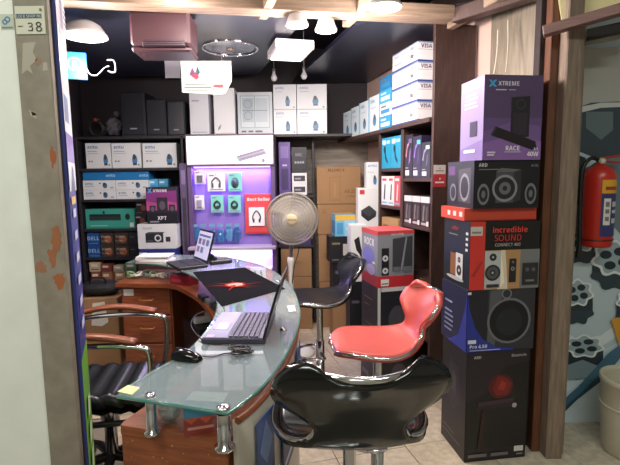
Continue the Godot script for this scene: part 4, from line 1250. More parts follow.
	for q in [[0.30, 0.42], [0.175, 0.295], [0.05, 0.17]]:
		shelf_box("earphone_box", ["black and white earphone box next to the middle upright", "black and white earphone box between its twins", "black and white earphone box next to the end panel"][n], "box", "earphone boxes in the near cubby", q[0], q[1], 1.155, 1.36, "2b272c", [["r", 0.0, 0.8, 1.0, 1.0, "d0cfd2"], ["p", [0.2, 0.2, 0.3, 0.7, 0.5, 0.72, 0.4, 0.4, 0.44, 0.2], "7c7578"], ["p", [0.58, 0.2, 0.62, 0.66, 0.84, 0.7, 0.8, 0.24], "5f585c"], ["r", 0.1, 0.06, 0.7, 0.14, "b5b0b0"], ["r", 0.7, 0.04, 0.94, 0.2, "dcdadb"]], [["r", 0, 0.8, 1, 1, "c9c8cc"]], 0.01, 0.2)
		n += 1
	shelf_box("brown_carton", "low brown carton in the lowest visible cubby", "box", "", 0.52, 0.83, 1.06, 1.17, "b08a5c", [["r", 0.1, 0.3, 0.4, 0.5, "7d5d38"]], [], 0.01, 0.2)
	# big grey and red speaker box with two cartons beneath, in front of the shelf
	var w := 0.265
	var dp := 0.30
	var yb := 0.75
	var c := rw.basis * Vector3(w * 0.5, 0, -dp * 0.5) + Vector3(0.452, 0, -3.07)
	carton("black_stack_box", "black box on the floor under the red speaker pile", "box", "black boxes under the red speaker box", c, Vector3(w + 0.01, 0.33, dp), YAW, "232227", [["r", 0.1, 0.7, 0.5, 0.78, "8a8890"], ["e", 0.6, 0.4, 0.2, 0.22, "4a4850"]], [["r", 0.1, 0.2, 0.5, 0.3, "6a6870"]])
	carton("black_stack_box", "black box with gold marks, directly under the red speaker box", "box", "black boxes under the red speaker box", c + Vector3(0, 0.33, 0), Vector3(w, 0.42, dp), YAW, "26262b", [["r", 0, 0, 0.08, 1, "c9c8cc"], ["r", 0.1, 0.93, 1, 1, "c9c8cc"], ["e", 0.55, 0.45, 0.25, 0.24, "4a4850"]], [["r", 0.2, 0.74, 0.7, 0.76, "8a7a55"], ["r", 0.2, 0.62, 0.5, 0.64, "8a7a55"], ["r", 0.3, 0.3, 0.8, 0.33, "6a5e48"], ["r", 0.2, 0.2, 0.6, 0.22, "6a5e48"]])
	carton("red_speaker_box", "grey and red speaker box with tower speakers pictured", "box", "", c + Vector3(0, yb, 0), Vector3(w, 0.385, dp), YAW, "8a8d96", [["r", 0, 0, 1, 0.2, "c23038"], ["r", 0, 0.94, 1, 1, "c9474d"], ["p", [0.4, 0.28, 0.4, 0.86, 0.95, 0.9, 0.95, 0.3], "3f4148"], ["p", [0.62, 0.3, 0.76, 0.88, 0.8, 0.88, 0.68, 0.3], "8f929c"], ["r", 0.1, 0.22, 0.3, 0.7, "1d1e24"], ["o", 0.2, 0.52, 0.055, 0.35, "c9ccd2"], ["o", 0.2, 0.3, 0.055, 0.35, "c9ccd2"], ["r", 0.42, 0.27, 0.6, 0.36, "6c6f78"], ["r", 0.66, 0.26, 0.94, 0.36, "6c6f78"], ["r", 0.08, 0.03, 0.3, 0.15, "e3e1e0"], ["r", 0.1, 0.06, 0.28, 0.08, "5a5a5e"], ["t", "microlab", 0.36, 0.94, 0.045, "e9e4e4", -1]], [["r", 0, 0, 1, 0.2, "b02a33"], ["r", 0, 0.92, 1, 1, "c9474d"], ["e", 0.45, 0.52, 0.36, 0.16, "6d6fb8"], ["t", "ROCK", 0.5, 0.78, 0.13, "e6e6ee", 0, true], ["e", 0.6, 0.28, 0.25, 0.1, "b4a8d8"], ["r", 0.7, 0.4, 0.85, 0.44, "d9d9e2"]], [["r", 0.02, 0.02, 0.98, 0.98, "cf5054"]])

# ---------------------------------------------------------------- speaker stack
func build_speaker_stack():
	# piled in the corner between the right shelf and the post
	var bas := Basis(Vector3.UP, YAW * 0.55)
	var turn := YAW * 0.55
	var put := func(called, label, near: Vector3, size: Vector3, y0: float, c, front, left, top := [], extra := 0.0):
		var b := Basis(Vector3.UP, turn + extra)
		var mid := near + b * Vector3(size.x * 0.5, 0, -size.z * 0.5)
		return carton(called, label, "box", "pile of speaker boxes", Vector3(mid.x, y0, mid.z), size, turn + extra, c, front, left, top, 0.4)
	var n0 := on(464, 463, 0.0)
	var n := Vector3(n0.x, 0, n0.z)
	# black and red box on the floor
	put.call("speaker_box", "large black speaker box with dim red print on the floor", n, Vector3(0.345, 0.60, 0.29), 0.0, "1b181b", [["r", 0.02, 0.02, 0.98, 0.12, "242022"], ["p", [0.0, 0.55, 0.3, 0.62, 0.6, 0.85, 1.0, 0.9, 1.0, 1.0, 0.0, 1.0], "2a2129"], ["e", 0.55, 0.68, 0.2, 0.11, "54181a"], ["p", [0.42, 0.66, 0.5, 0.78, 0.62, 0.76, 0.72, 0.7, 0.66, 0.6, 0.48, 0.6], "7a1f1e"], ["p", [0.5, 0.66, 0.56, 0.74, 0.64, 0.7, 0.6, 0.64], "9a2f28"], ["p", [0.18, 0.51, 0.2, 0.55, 0.78, 0.57, 0.76, 0.53], "3f2a38"], ["p", [0.15, 0.48, 0.18, 0.51, 0.76, 0.53, 0.8, 0.49], "2a1e29"], ["o", 0.78, 0.50, 0.022, 0.0, "a9a0a2"], ["p", [0.2, 0.12, 0.26, 0.46, 0.32, 0.46, 0.26, 0.12], "30191c"], ["t", "ARD", 0.16, 0.955, 0.024, "c9c4c6", 0, true], ["t", "Bluetooth", 0.82, 0.955, 0.024, "c9c4c6"], ["r", 0.8, 0.07, 0.95, 0.12, "cfcccb"], ["r", 0.05, 0.045, 0.35, 0.075, "6a6567"], ["r", 0.42, 0.045, 0.7, 0.075, "6a6567"], ["r", 0.84, 0.04, 0.94, 0.052, "8a8587"]], [["p", [0.2, 0.55, 0.36, 0.86, 0.7, 0.8, 0.8, 0.5, 0.5, 0.36], "2b292c"], ["p", [0.4, 0.58, 0.5, 0.76, 0.62, 0.7, 0.6, 0.52], "454347"], ["r", 0.1, 0.1, 0.8, 0.115, "5a5759"], ["r", 0.1, 0.15, 0.6, 0.165, "5a5759"]])
	# blue and black woofer box
	put.call("speaker_box", "black and royal blue speaker box with one big round woofer", n + bas * Vector3(-0.005, 0, -0.005), Vector3(0.37, 0.325, 0.30), 0.60, "25262b", [["r", 0.3, 0.0, 1, 1, "333439"], ["p", [0.33, 0.98, 0.52, 0.99, 0.42, 0.1, 0.3, 0.02], "55575c"], ["o", 0.62, 0.48, 0.37, 0.9, "6c6e74"], ["o", 0.62, 0.48, 0.33, 0.0, "1b1c20"], ["o", 0.62, 0.46, 0.22, 0.0, "26272c"], ["o", 0.57, 0.92, 0.085, 0.75, "77797f"], ["p", [0, 1.0, 0.03, 0.7, 0.12, 0.4, 0.24, 0.2, 0.45, 0.07, 0.7, 0.03, 0.7, 0, 0, 0], "2c3a97"], ["r", 0.02, 0.14, 0.14, 0.2, "e3e6f4"], ["t", "Pro 4.50", 0.05, 0.09, 0.055, "e3e6f4", -1, true], ["r", 0.05, 0.02, 0.5, 0.035, "aab2dd"], ["r", 0.0, 0.93, 0.05, 0.97, "d9d9de"]], [["r", 0, 0, 1, 1, "1f2540"], ["p", [1, 1, 0.95, 0.7, 0.7, 0.2, 0.3, 0, 1, 0], "2c3a97"], ["r", 0.15, 0.66, 0.45, 0.69, "8a90b0"], ["r", 0.15, 0.5, 0.45, 0.53, "8a90b0"], ["r", 0.15, 0.42, 0.5, 0.45, "8a90b0"], ["r", 0.15, 0.34, 0.5, 0.37, "8a90b0"], ["r", 0.15, 0.26, 0.5, 0.29, "8a90b0"], ["r", 0.15, 0.18, 0.45, 0.21, "8a90b0"]])
	# incredible sound
	put.call("speaker_box", "black and red Incredible Sound box with wooden bookshelf speakers pictured", n + bas * Vector3(0.0, 0, -0.002), Vector3(0.375, 0.345, 0.30), 0.925, "17171b", [["r", 0, 0, 0.21, 1, "cf3a34"], ["p", [0.02, 0.2, 0.15, 0.42, 0.19, 0.42, 0.07, 0.2], "a92f2c"], ["r", 0.0, 0.8, 0.17, 0.93, "c9c2bd"], ["r", 0.02, 0.83, 0.15, 0.86, "8d7f78"], ["r", 0.21, 0, 1, 0.58, "b58a5e"], ["r", 0.72, 0.0, 1.0, 0.58, "77797c"], ["p", [0.4, 0.0, 0.44, 0.58, 0.5, 0.58, 0.55, 0.0], "d9cbb5"], ["r", 0.21, 0.02, 0.44, 0.57, "b9b9ba"], ["p", [0.44, 0.02, 0.44, 0.57, 0.5, 0.1], "f0e6d4"], ["o", 0.325, 0.48, 0.055, 0.3, "2b2b2f"], ["o", 0.325, 0.25, 0.12, 0.15, "2b2b2f"], ["o", 0.325, 0.25, 0.09, 0.5, "55565b"], ["r", 0.24, 0.03, 0.42, 0.08, "3a3a3e"], ["r", 0.56, 0.1, 0.66, 0.45, "232327"], ["o", 0.61, 0.3, 0.03, 0.5, "8a8a8f"], ["o", 0.61, 0.4, 0.02, 0.0, "6a6a70"], ["r", 0.75, 0.05, 0.98, 0.38, "2c2c30"], ["o", 0.82, 0.28, 0.03, 0.0, "5a5a60"], ["o", 0.91, 0.28, 0.03, 0.0, "5a5a60"], ["r", 0.8, 0.1, 0.92, 0.13, "77777d"], ["t", "incredible", 0.55, 0.88, 0.085, "d8433c", 0, true], ["t", "SOUND", 0.52, 0.76, 0.09, "c93a36", 0], ["t", "CONNECT 400", 0.52, 0.66, 0.045, "c9bdb8"]], [["r", 0, 0, 1, 1, "1c2428"], ["t", "edifier", 0.45, 0.87, 0.06, "c9383a"], ["r", 0.2, 0.76, 0.55, 0.775, "8a9094"], ["r", 0.86, 0.8, 0.94, 0.84, "e0e0e0"], ["r", 0.86, 0.72, 0.94, 0.76, "e0e0e0"], ["r", 0.86, 0.64, 0.94, 0.68, "e0e0e0"], ["r", 0.86, 0.56, 0.94, 0.6, "e0e0e0"], ["r", 0.3, 0.14, 0.52, 0.48, "8a5a3a"], ["r", 0.52, 0.1, 0.78, 0.5, "cfcfd0"], ["o", 0.65, 0.24, 0.08, 0.3, "2b2b2f"], ["o", 0.65, 0.4, 0.045, 0.3, "2b2b2f"], ["e", 0.5, 0.1, 0.34, 0.03, "aeb2b6"]], [["r", 0.02, 0.02, 0.98, 0.98, "2a2526"]])
	put.call("speaker_box", "flat orange red box between two black speaker boxes", n + bas * Vector3(-0.012, 0, -0.045), Vector3(0.39, 0.062, 0.28), 1.2715, "cf4a36", [["r", 0.0, 0.0, 1.0, 0.06, "a8382a"]], [["r", 0.3, 0.3, 0.42, 0.7, "e6ddd6"], ["r", 0.55, 0.3, 0.67, 0.7, "e6ddd6"], ["r", 0.8, 0.3, 0.92, 0.7, "e6ddd6"]])
	put.call("speaker_box", "black box printed with a square subwoofer and two satellites", n + bas * Vector3(0.02, 0, -0.02), Vector3(0.35, 0.24, 0.30), 1.332, "1b1a1f", [["r", 0.33, 0.12, 0.6, 0.76, "4a4a50"], ["p", [0.6, 0.12, 0.6, 0.76, 0.71, 0.8, 0.71, 0.18], "2f2f35"], ["p", [0.33, 0.76, 0.4, 0.84, 0.71, 0.8, 0.6, 0.76], "66666c"], ["o", 0.465, 0.42, 0.28, 0.82, "8b8b92"], ["o", 0.465, 0.42, 0.22, 0.0, "232328"], ["o", 0.465, 0.42, 0.13, 0.4, "6a6a72"], ["e", 0.14, 0.3, 0.09, 0.22, "77777e"], ["e", 0.14, 0.3, 0.065, 0.16, "25252a"], ["e", 0.14, 0.3, 0.03, 0.08, "6c6c74"], ["e", 0.86, 0.3, 0.09, 0.22, "77777e"], ["e", 0.86, 0.3, 0.065, 0.16, "25252a"], ["e", 0.86, 0.3, 0.03, 0.08, "6c6c74"], ["t", "ARD", 0.12, 0.9, 0.07, "d0ccd2", 0, true], ["r", 0.06, 0.8, 0.36, 0.82, "77747c"], ["t", "A170", 0.9, 0.88, 0.05, "a9a5ad"]], [["r", 0.05, 0.7, 0.3, 0.9, "5b2f68"], ["p", [0.45, 0.14, 0.45, 0.82, 0.9, 0.86, 0.9, 0.1], "45454b"], ["e", 0.68, 0.44, 0.18, 0.3, "8b8b92"], ["e", 0.68, 0.44, 0.14, 0.23, "232328"], ["e", 0.25, 0.32, 0.13, 0.2, "77777e"], ["e", 0.25, 0.32, 0.09, 0.14, "25252a"]])
	put.call("speaker_box", "purple XTREME sound bar box, topmost of the pile", n + bas * Vector3(0.055, 0, -0.01), Vector3(0.305, 0.405, 0.24), 1.572, "745892", [["r", 0, 0.5, 1, 1, "55436a"], ["p", [0, 0.5, 0.5, 0.62, 1, 0.5, 1, 0.5], "55436a"], ["p", [0, 0.5, 1, 0.5, 1, 0.4, 0.5, 0.46, 0, 0.34], "644d80"], ["p", [0, 0, 1, 0, 1, 0.22, 0.5, 0.3, 0, 0.2], "8a64a8"], ["p", [0.46, 0.24, 0.46, 0.74, 0.78, 0.76, 0.78, 0.28], "242029"], ["r", 0.5, 0.3, 0.74, 0.56, "2f2a36"], ["o", 0.62, 0.66, 0.06, 0.8, "3d3746"], ["p", [0.12, 0.3, 0.2, 0.4, 0.9, 0.22, 0.92, 0.14, 0.84, 0.12], "1d1a21"], ["p", [0.12, 0.3, 0.2, 0.4, 0.22, 0.38, 0.15, 0.29], "3a3541"], ["p", [0.06, 0.94, 0.1, 0.94, 0.2, 0.86, 0.15, 0.86], "4aa6dc"], ["p", [0.15, 0.94, 0.2, 0.94, 0.1, 0.86, 0.06, 0.86], "4aa6dc"], ["t", "XTREME", 0.22, 0.9, 0.05, "dcd8e6", -1, true], ["r", 0.18, 0.82, 0.36, 0.832, "cfc9da"], ["r", 0.4, 0.82, 0.52, 0.832, "a79fb8"], ["t", "RACE", 0.5, 0.14, 0.055, "efeaf4", 0, true], ["r", 0.36, 0.09, 0.64, 0.1, "cfc0dc"], ["t", "2.1", 0.9, 0.13, 0.03, "efeaf4", 0, true], ["t", "40W", 0.85, 0.07, 0.055, "efeaf4", 0, true], ["r", 0.06, 0.08, 0.2, 0.1, "d9cfe4"], ["r", 0.06, 0.05, 0.18, 0.07, "d9cfe4"]], [["r", 0, 0, 1, 1, "8f80ac"], ["p", [0, 0, 1, 0, 1, 0.25, 0, 0.15], "7d68a4"], ["r", 0.2, 0.88, 0.8, 0.91, "e9e4f2"], ["r", 0.2, 0.8, 0.7, 0.82, "e9e4f2"], ["r", 0.2, 0.75, 0.75, 0.77, "e9e4f2"], ["r", 0.2, 0.7, 0.7, 0.72, "e9e4f2"], ["r", 0.2, 0.65, 0.75, 0.67, "e9e4f2"], ["r", 0.45, 0.3, 0.75, 0.48, "3d3350"], ["r", 0.2, 0.1, 0.7, 0.14, "d9cfe8"]], [["r", 0.02, 0.02, 0.98, 0.98, "4a3d5c"]])

# ---------------------------------------------------------------- counter
var outer2: Array
var inner2: Array
const GY := 0.85
const DY := 0.73
func build_counter():
	var op := [Vector2(-0.236, -1.233), Vector2(-0.157, -1.40), Vector2(-0.098, -1.648), Vector2(-0.058, -1.997), Vector2(-0.062, -2.32), Vector2(-0.125, -2.769), Vector2(-0.272, -3.237), Vector2(-0.47, -3.56), Vector2(-0.8, -3.86), Vector2(-1.4, -4.0)]
	var ip := [Vector2(-0.585, -1.40), Vector2(-0.545, -1.52), Vector2(-0.469, -1.731), Vector2(-0.453, -2.085), Vector2(-0.504, -2.439), Vector2(-0.636, -2.796), Vector2(-0.826, -3.133), Vector2(-1.12, -3.48), Vector2(-1.45, -3.60)]
	outer2 = smooth(op, 5)
	inner2 = smooth(ip, 5)
	var t := thing("reception_counter", "curved reddish wood shop counter with a raised glass top", "counter")
	# glass
	var poly := []
	poly.append(Vector2(-0.592, -1.345))
	poly.append_array(outer2)
	var ir := inner2.duplicate()
	ir.reverse()
	poly.append_array(ir)
	var s := sts()
	prism(s, poly, GY - 0.012, GY)
	var gm := glass("a3b4bb", 0.42)
	var g := obj("glass_top", s, gm, t)
	# polished green edge band
	s = sts()
	var edge := []
	for p in poly:
		edge.append(Vector3(p.x, GY - 0.006, p.y))
	tube(s, edge, 0.0055, 6, true)
	obj("glass_edge", s, glass("4f8a80", 0.75), t)
	# worktop below
	var inset := func(a: Array, k: float) -> Array:
		var out := []
		for i in a.size():
			var d: Vector2 = (a[min(i + 1, a.size() - 1)] - a[max(i - 1, 0)]).normalized()
			out.append(a[i] + Vector2(d.y, -d.x) * k)
		return out
	var o2: Array = inset.call(outer2, 0.06)
	var i2: Array = inset.call(inner2, 0.02)
	# pieces of the worktop follow the curve
	s = sts()
	var wp := [Vector2(-0.605, -1.385)]
	wp.append(Vector2(-0.25, -1.285))
	for i in range(5, o2.size()):
		wp.append(o2[i])
	var i3 := i2.duplicate()
	i3.reverse()
	wp.append_array(i3)
	var wtop := wp
	prism(s, wtop, DY - 0.03, DY)
	obj("worktop", s, mats["desk_wood"], t)
	# near end cabinet
	s = sts()
	prism(s, [Vector2(-0.605, -1.39), Vector2(-0.25, -1.285), Vector2(-0.235, -1.40), Vector2(-0.19, -1.6), Vector2(-0.5, -1.72), Vector2(-0.56, -1.6)], 0.0, DY - 0.031)
	obj("end_cabinet", s, mats["desk_wood"], t)
	s = sts()
	var fd := (Vector3(-0.25, 0, -1.285) - Vector3(-0.605, 0, -1.39))
	var fx := fd.normalized()
	var fn := fx.cross(Vector3.UP)
	if fn.z < 0:
		fn = -fn
	var chips := []
	rng.seed = 71
	for k in 26:
		var cu := rng.randf()
		var cv := 1.0 - pow(rng.randf(), 2.0) * 0.5
		var r := rng.randf_range(0.003, 0.009)
		chips.append(["p", [cu - r, cv, cu, cv + r * 0.35, cu + r * 0.8, cv - r * 0.1, cu + 0.002, cv - r * 0.5], "cfa88a"])
	print_on(t, "chipped_veneer", Transform3D(Basis(fx, Vector3.UP, fn), Vector3(-0.605, 0, -1.39) + fn * 0.0006), fd.length(), DY - 0.04, chips)
	# white curved front with dark trim
	var o3: Array = inset.call(outer2, 0.012)
	s = sts()
	var fp := []
	var lim := o2.size() - 8
	for i in range(2, lim):
		fp.append(o3[i])
	var bk := []
	for i in range(2, lim):
		var q: Array = inset.call(outer2, 0.03)
		bk.append(q[i])
	bk.reverse()
	fp.append_array(bk)
	prism(s, fp, 0.0, DY + 0.06)
	obj("front_panel", s, mat("cdc6ba", 0.4), t)
	s = sts()
	var band := []
	for i in range(2, lim):
		band.append(Vector3(o3[i].x, DY + 0.062, o3[i].y))
	tube(s, band, 0.012, 6)
	obj("front_trim", s, mats["desk_wood"], t)
	# blue posters on the front
	for k in 3:
		var i0 := 4 + k * 5
		var pa: Vector2 = o3[i0]
		var pb: Vector2 = o3[i0 + 3]
		var dirv := (pb - pa)
		var nx := Vector3(dirv.x, 0, dirv.y).normalized()
		var nz := nx.cross(Vector3.UP)
		if nz.x < 0:
			nz = -nz
		var L := dirv.length()
		var fb := Basis(nx, Vector3.UP, nz)
		var po := thing("counter_poster", ["blue poster nearest the end cabinet on the white counter front", "second blue poster from the end cabinet on the counter front", "third blue poster from the end cabinet on the counter front"][k], "poster", Vector3(pa.x, 0.40, pa.y) + nz * 0.012, 0, "blue posters on the counter front")
		po.basis = fb
		obj("sheet", one_box(Vector3(L * 0.5, 0.17, 0), Vector3(L, 0.34, 0.003)), mat("35508f", 0.4), po)
		print_on(po, "print", Transform3D(Basis.IDENTITY, Vector3(0, 0, 0.0015)), L, 0.34, [["p", [0, 0, 1, 0, 1, 0.5, 0.4, 0.3, 0, 0.6], "1e2f60"], ["p", [0.1, 0.7, 0.5, 0.95, 0.9, 0.7, 0.5, 0.5], "6f8fd0"], ["r", 0.1, 0.08, 0.8, 0.14, "b9c6e6"]])
	# dark end board at the far side of the white front
	# drawer pedestal facing the seller, and the kneehole
	var px0 := -1.43
	var px1 := -1.05
	s = sts()
	prism(s, [Vector2(px0, -3.44), Vector2(px1, -3.44), Vector2(px1, -3.86), Vector2(px0, -3.86)], 0.0, DY - 0.031)
	var ped := obj("drawer_pedestal", s, mats["desk_wood"], t)
	for k in 3:
		var y1 := 0.69 - k * 0.22
		var dr := obj("drawer", one_box(Vector3(-1.24, y1 - 0.105, -3.432), Vector3(0.36, 0.205, 0.018), 0.003), mats["desk_wood"], t)
		s = sts()
		tube(s, smooth([Vector3(-1.29, y1 - 0.09, -3.423), Vector3(-1.285, y1 - 0.092, -3.4), Vector3(-1.195, y1 - 0.092, -3.4), Vector3(-1.19, y1 - 0.09, -3.423)], 3), 0.006, 6)
		obj("handle", s, mat("b5855a", 0.3, 0.6), dr)
	box_part(t, "paper_label", Vector3(-1.37, 0.655, -3.421), Vector3(0.075, 0.05, 0.002), 0, mat("dddcd6", 0.6))
	# worktop wing over the pedestal
	s = sts()
	prism(s, [Vector2(-1.46, -3.405), Vector2(-1.06, -3.36), Vector2(-0.86, -3.22), Vector2(-0.83, -3.3), Vector2(-1.1, -3.62), Vector2(-1.46, -3.72)], DY - 0.03, DY - 0.0005)
	obj("worktop_wing", s, mats["desk_wood"], t)
	# wing back panel under the glass
	s = sts()
	prism(s, [Vector2(-1.44, -3.95), Vector2(-0.8, -3.82), Vector2(-0.52, -3.56), Vector2(-0.5, -3.60), Vector2(-0.79, -3.86), Vector2(-1.44, -3.99)], 0.0, DY - 0.031)
	obj("back_panel", s, mats["desk_wood"], t)
	# chrome posts and glass side under the top
	for q in [[222, 402, 0.02], [148, 389, 0.016]]:
		var p := on(q[0], q[1] + 10, GY)
		lathe_part(t, "glass_post", [Vector2(0, DY), Vector2(q[2] * 1.5, DY), Vector2(q[2] * 1.5, DY + 0.008), Vector2(q[2], DY + 0.012), Vector2(q[2], GY - 0.013)], Vector3(p.x, 0, p.z - 0.02), mats["chrome"])
		lathe_part(t, "post_cap", [Vector2(q[2], GY), Vector2(q[2], GY + 0.006), Vector2(q[2] * 0.7, GY + 0.009), Vector2(0, GY + 0.009)], Vector3(p.x, 0, p.z - 0.02), mats["chrome"])
	for i in [14, 26, 36]:
		var q: Vector2 = (o3[i] + outer2[i]) * 0.5 + Vector2(-0.05, 0)
		lathe_part(t, "glass_post", [Vector2(0, DY), Vector2(0.024, DY), Vector2(0.024, DY + 0.008), Vector2(0.016, DY + 0.012), Vector2(0.016, GY - 0.013)], Vector3(q.x, 0, q.y), mats["chrome"])
		lathe_part(t, "post_cap", [Vector2(0.016, GY), Vector2(0.016, GY + 0.006), Vector2(0.011, GY + 0.009), Vector2(0, GY + 0.009)], Vector3(q.x, 0, q.y), mats["chrome"])
	s = sts()
	bar(s, Vector3(-0.52, (GY + DY) * 0.5 - 0.006, -1.405), Vector3(-0.29, (GY + DY) * 0.5 - 0.006, -1.336), 0.006, GY - DY - 0.014)
	obj("glass_pane", s, glass("a9c6c2", 0.07), t)

func lathe_part(parent, called, prof, where, m, sides := 20):
	var s := sts()
	lathe(s, prof, sides, Transform3D(Basis.IDENTITY, where))
	return obj(called, s, m, parent)

func flat_on(called, label, category, pts: Array, y: float, thick: float, m, group := ""):
	# a thin sheet lying on a surface; pts are picture points on it
	var q := []
	var c := Vector3.ZERO
	for p in pts:
		var v := on(p[0], p[1], y)
		q.append(v)
		c += v
	c /= pts.size()
	var t := thing(called, label, category, Vector3(c.x, y, c.z), 0, group)
	var poly := []
	for v in q:
		poly.append(Vector2(v.x - c.x, v.z - c.z))
	var s := sts()
	prism(s, poly, 0.0005, thick)
	obj("sheet", s, m, t)
	return t

func build_counter_things():
	var y := GY
	# mouse mat with a red and white emblem
	var cloth := StandardMaterial3D.new()
	cloth.albedo_color = hx("17171b")
	cloth.roughness = 1.0
	cloth.metallic_specular = 0.15
	var cloth_ink: StandardMaterial3D = ink.duplicate()
	cloth_ink.roughness = 1.0
	cloth_ink.metallic_specular = 0.15
	var mt: Node3D = flat_on("gaming_mouse_mat", "large black mouse mat with a red and white emblem", "mouse mat", [[193, 272.5], [245, 268], [285, 289], [222, 306.5]], y, 0.004, cloth)
	var c := on(235, 286, y)
	var ops := []
	rng.seed = 5
	for k in 9:
		var an := TAU * k / 9.0
		ops.append(["p", [0.5 + cos(an - 0.22) * 0.12, 0.5 + sin(an - 0.22) * 0.12, 0.5 + cos(an) * 0.46, 0.5 + sin(an + 0.2) * (0.28 + 0.2 * (k % 2)), 0.5 + cos(an + 0.22) * 0.12, 0.5 + sin(an + 0.22) * 0.12], "8d2a24" if k % 3 else "6a2222"])
	ops.append(["e", 0.5, 0.5, 0.16, 0.17, "a8382c"])
	ops.append(["p", [0.38, 0.46, 0.46, 0.62, 0.56, 0.64, 0.64, 0.5, 0.56, 0.4, 0.5, 0.5, 0.44, 0.38], "a89e94"])
	print_on(mt, "emblem", Transform3D(Basis(Vector3(0.95, 0, 0.3).normalized(), Vector3(0.3, 0, -0.95).normalized(), Vector3.UP), Vector3(c.x - mt.position.x, 0.0042, c.z - mt.position.z) - Vector3(0.95, 0, 0.3) * 0.19 - Vector3(0.3, 0, -0.95) * 0.17), 0.38, 0.34, ops, cloth_ink)
	# laptop facing the seller
	laptop()
	laptop_far()
	# mouse and its cable
	var mp := on(187, 359, y)
	var ms := thing("computer_mouse", "glossy black computer mouse on the glass counter", "mouse", Vector3(mp.x, y + 0.0005, mp.z), 1.15)
	var s := sts()
	var rows := []
	for i in 13:
		var th := PI * i / 12.0
		var row := []
		for j in 15:
			var a := PI * j / 14.0
			var w := 0.033 * pow(sin(th), 0.45) * (0.92 + 0.12 * cos(th))
			row.append(Vector3(-cos(a) * w, 0.036 * pow(sin(a), 0.8) * pow(sin(th), 0.6) * (1.0 + 0.2 * cos(th)), -cos(th) * 0.062))
		rows.append(row)
	s.set_smooth_group(0)
	for i in 12:
		for j in 14:
			quad(s, rows[i][j], rows[i + 1][j], rows[i + 1][j + 1], rows[i][j + 1], (rows[i][j] + rows[i + 1][j + 1]) * 0.5)
	obj("shell", s, mat("0e0e11", 0.12), ms)
	box_part(ms, "scroll_wheel", Vector3(0, 0.03, -0.03), Vector3(0.007, 0.012, 0.02), 0.003, mat("55555c", 0.4))
	box_part(ms, "button_gap", Vector3(0, 0.0335, -0.022), Vector3(0.0015, 0.006, 0.05), 0, mat("34343a", 0.5))
	var cable := thing("mouse_cable", "black mouse cable with a tangled bundle on the glass", "cable", Vector3(mp.x, y, mp.z))
	s = sts()
	var cp := []
	for q in [[203, 356], [212, 357], [222, 354], [230, 353], [236, 352]]:
		cp.append(on(q[0], q[1], y + 0.004) - cable.position)
	tube(s, smooth(cp, 5), 0.0025, 6)
	obj("lead", s, mat("131316", 0.4), cable)
	s = sts()
	rng.seed = 12
	var bc := on(240, 353, y + 0.004) - cable.position
	for k in 7:
		var cc := bc + Vector3(rng.randf_range(-0.012, 0.012), 0.002 + 0.003 * k, rng.randf_range(-0.012, 0.012))
		var an := rng.randf() * TAU
		var ra := rng.randf_range(0.035, 0.06)
		tube(s, circle_pts(cc, Vector3(cos(an), 0.08, sin(an)) * ra, Vector3(-sin(an), 0.05, cos(an)) * ra * 0.4, 16), 0.0028, 5, true)
	obj("bundle", s, mat("131316", 0.4), cable)
	# thin charging lead that hangs over the inner edge
	var lead := thing("laptop_lead", "thin black lead looping from the laptop over the counter edge", "cable", on(214, 343, y))
	s = sts()
	cp = []
	for q in [[222, 344, 0.854], [208, 343, 0.854], [196, 334, 0.858], [191, 324, 0.84], [196, 315, 0.80], [206, 311, 0.74]]:
		cp.append(on(q[0], q[1], q[2]) - lead.position)
	tube(s, smooth(cp, 6), 0.0025, 6)
	obj("lead", s, mat("18181c", 0.4), lead)
	# papers and notes on the glass
	flat_on("paper_sheet", "printed white paper under the near end of the glass", "paper", [[186, 400], [193, 391.5], [229, 393], [223, 402.5]], GY - 0.0145, 0.001, mat("e3e1d2", 0.6))
	flat_on("yellow_note", "pale yellow note taped to the near corner of the glass", "note", [[117.5, 392], [128, 385.5], [140, 388], [132, 395]], y, 0.002, mat("e8e3a6", 0.6))
	flat_on("small_sticker", "small white sticker on the outer edge of the glass", "sticker", [[287, 306], [294, 305], [296, 311], [289, 312]], y, 0.001, mat("e6e8ea", 0.5))
	flat_on("white_form", "white form lying by the far laptop", "paper", [[168, 266], [178, 262.5], [190, 267], [182, 271]], y, 0.0015, mat("e9e9ec", 0.6))
	# pile of papers by the far laptop
	var pp := on(154, 262, y)
	rng.seed = 22
	for k in 5:
		var pz := thing("paper_pile_sheet", "white paper bundle in the pile beside the far laptop", "paper", Vector3(pp.x + rng.randf_range(-0.02, 0.02), y + 0.0005 + k * 0.011, pp.z - 0.02 + rng.randf_range(-0.02, 0.02)), rng.randf_range(-0.25, 0.25), "paper pile by the far laptop")
		obj("sheets", one_box(Vector3(0, 0.005, 0), Vector3(0.25, 0.01, 0.18), 0.001), mat(["d6d4d2", "e3e2e0", "cfcdd2", "dedcd6", "e6e5e3"][k], 0.6), pz)
	# card reader by the far laptop
	var cr := on(219, 263, y)
	var tr := thing("desk_phone", "dark desk phone behind the mouse mat", "phone", Vector3(cr.x, y + 0.0005, cr.z), 0.5)
	box_part(tr, "base", Vector3(0, 0.018, 0), Vector3(0.17, 0.034, 0.15), 0.008, mat("2a2a30", 0.4))
	s = sts()
	tube(s, smooth([Vector3(-0.05, 0.045, 0.07), Vector3(-0.055, 0.06, 0.03), Vector3(-0.055, 0.06, -0.03), Vector3(-0.05, 0.045, -0.07)], 4), 0.016, 8)
	obj("handset", s, mat("1c1c20", 0.35), tr)
	for i in 3:
		for j in 4:
			box_part(tr, "key", Vector3(0.0 + i * 0.024, 0.037, -0.035 + j * 0.022), Vector3(0.016, 0.006, 0.014), 0.002, mat("9a9aa2", 0.5))
	# under the glass at the near end: a foil bag and a red and blue box
	var fp := on(168, 425, DY)
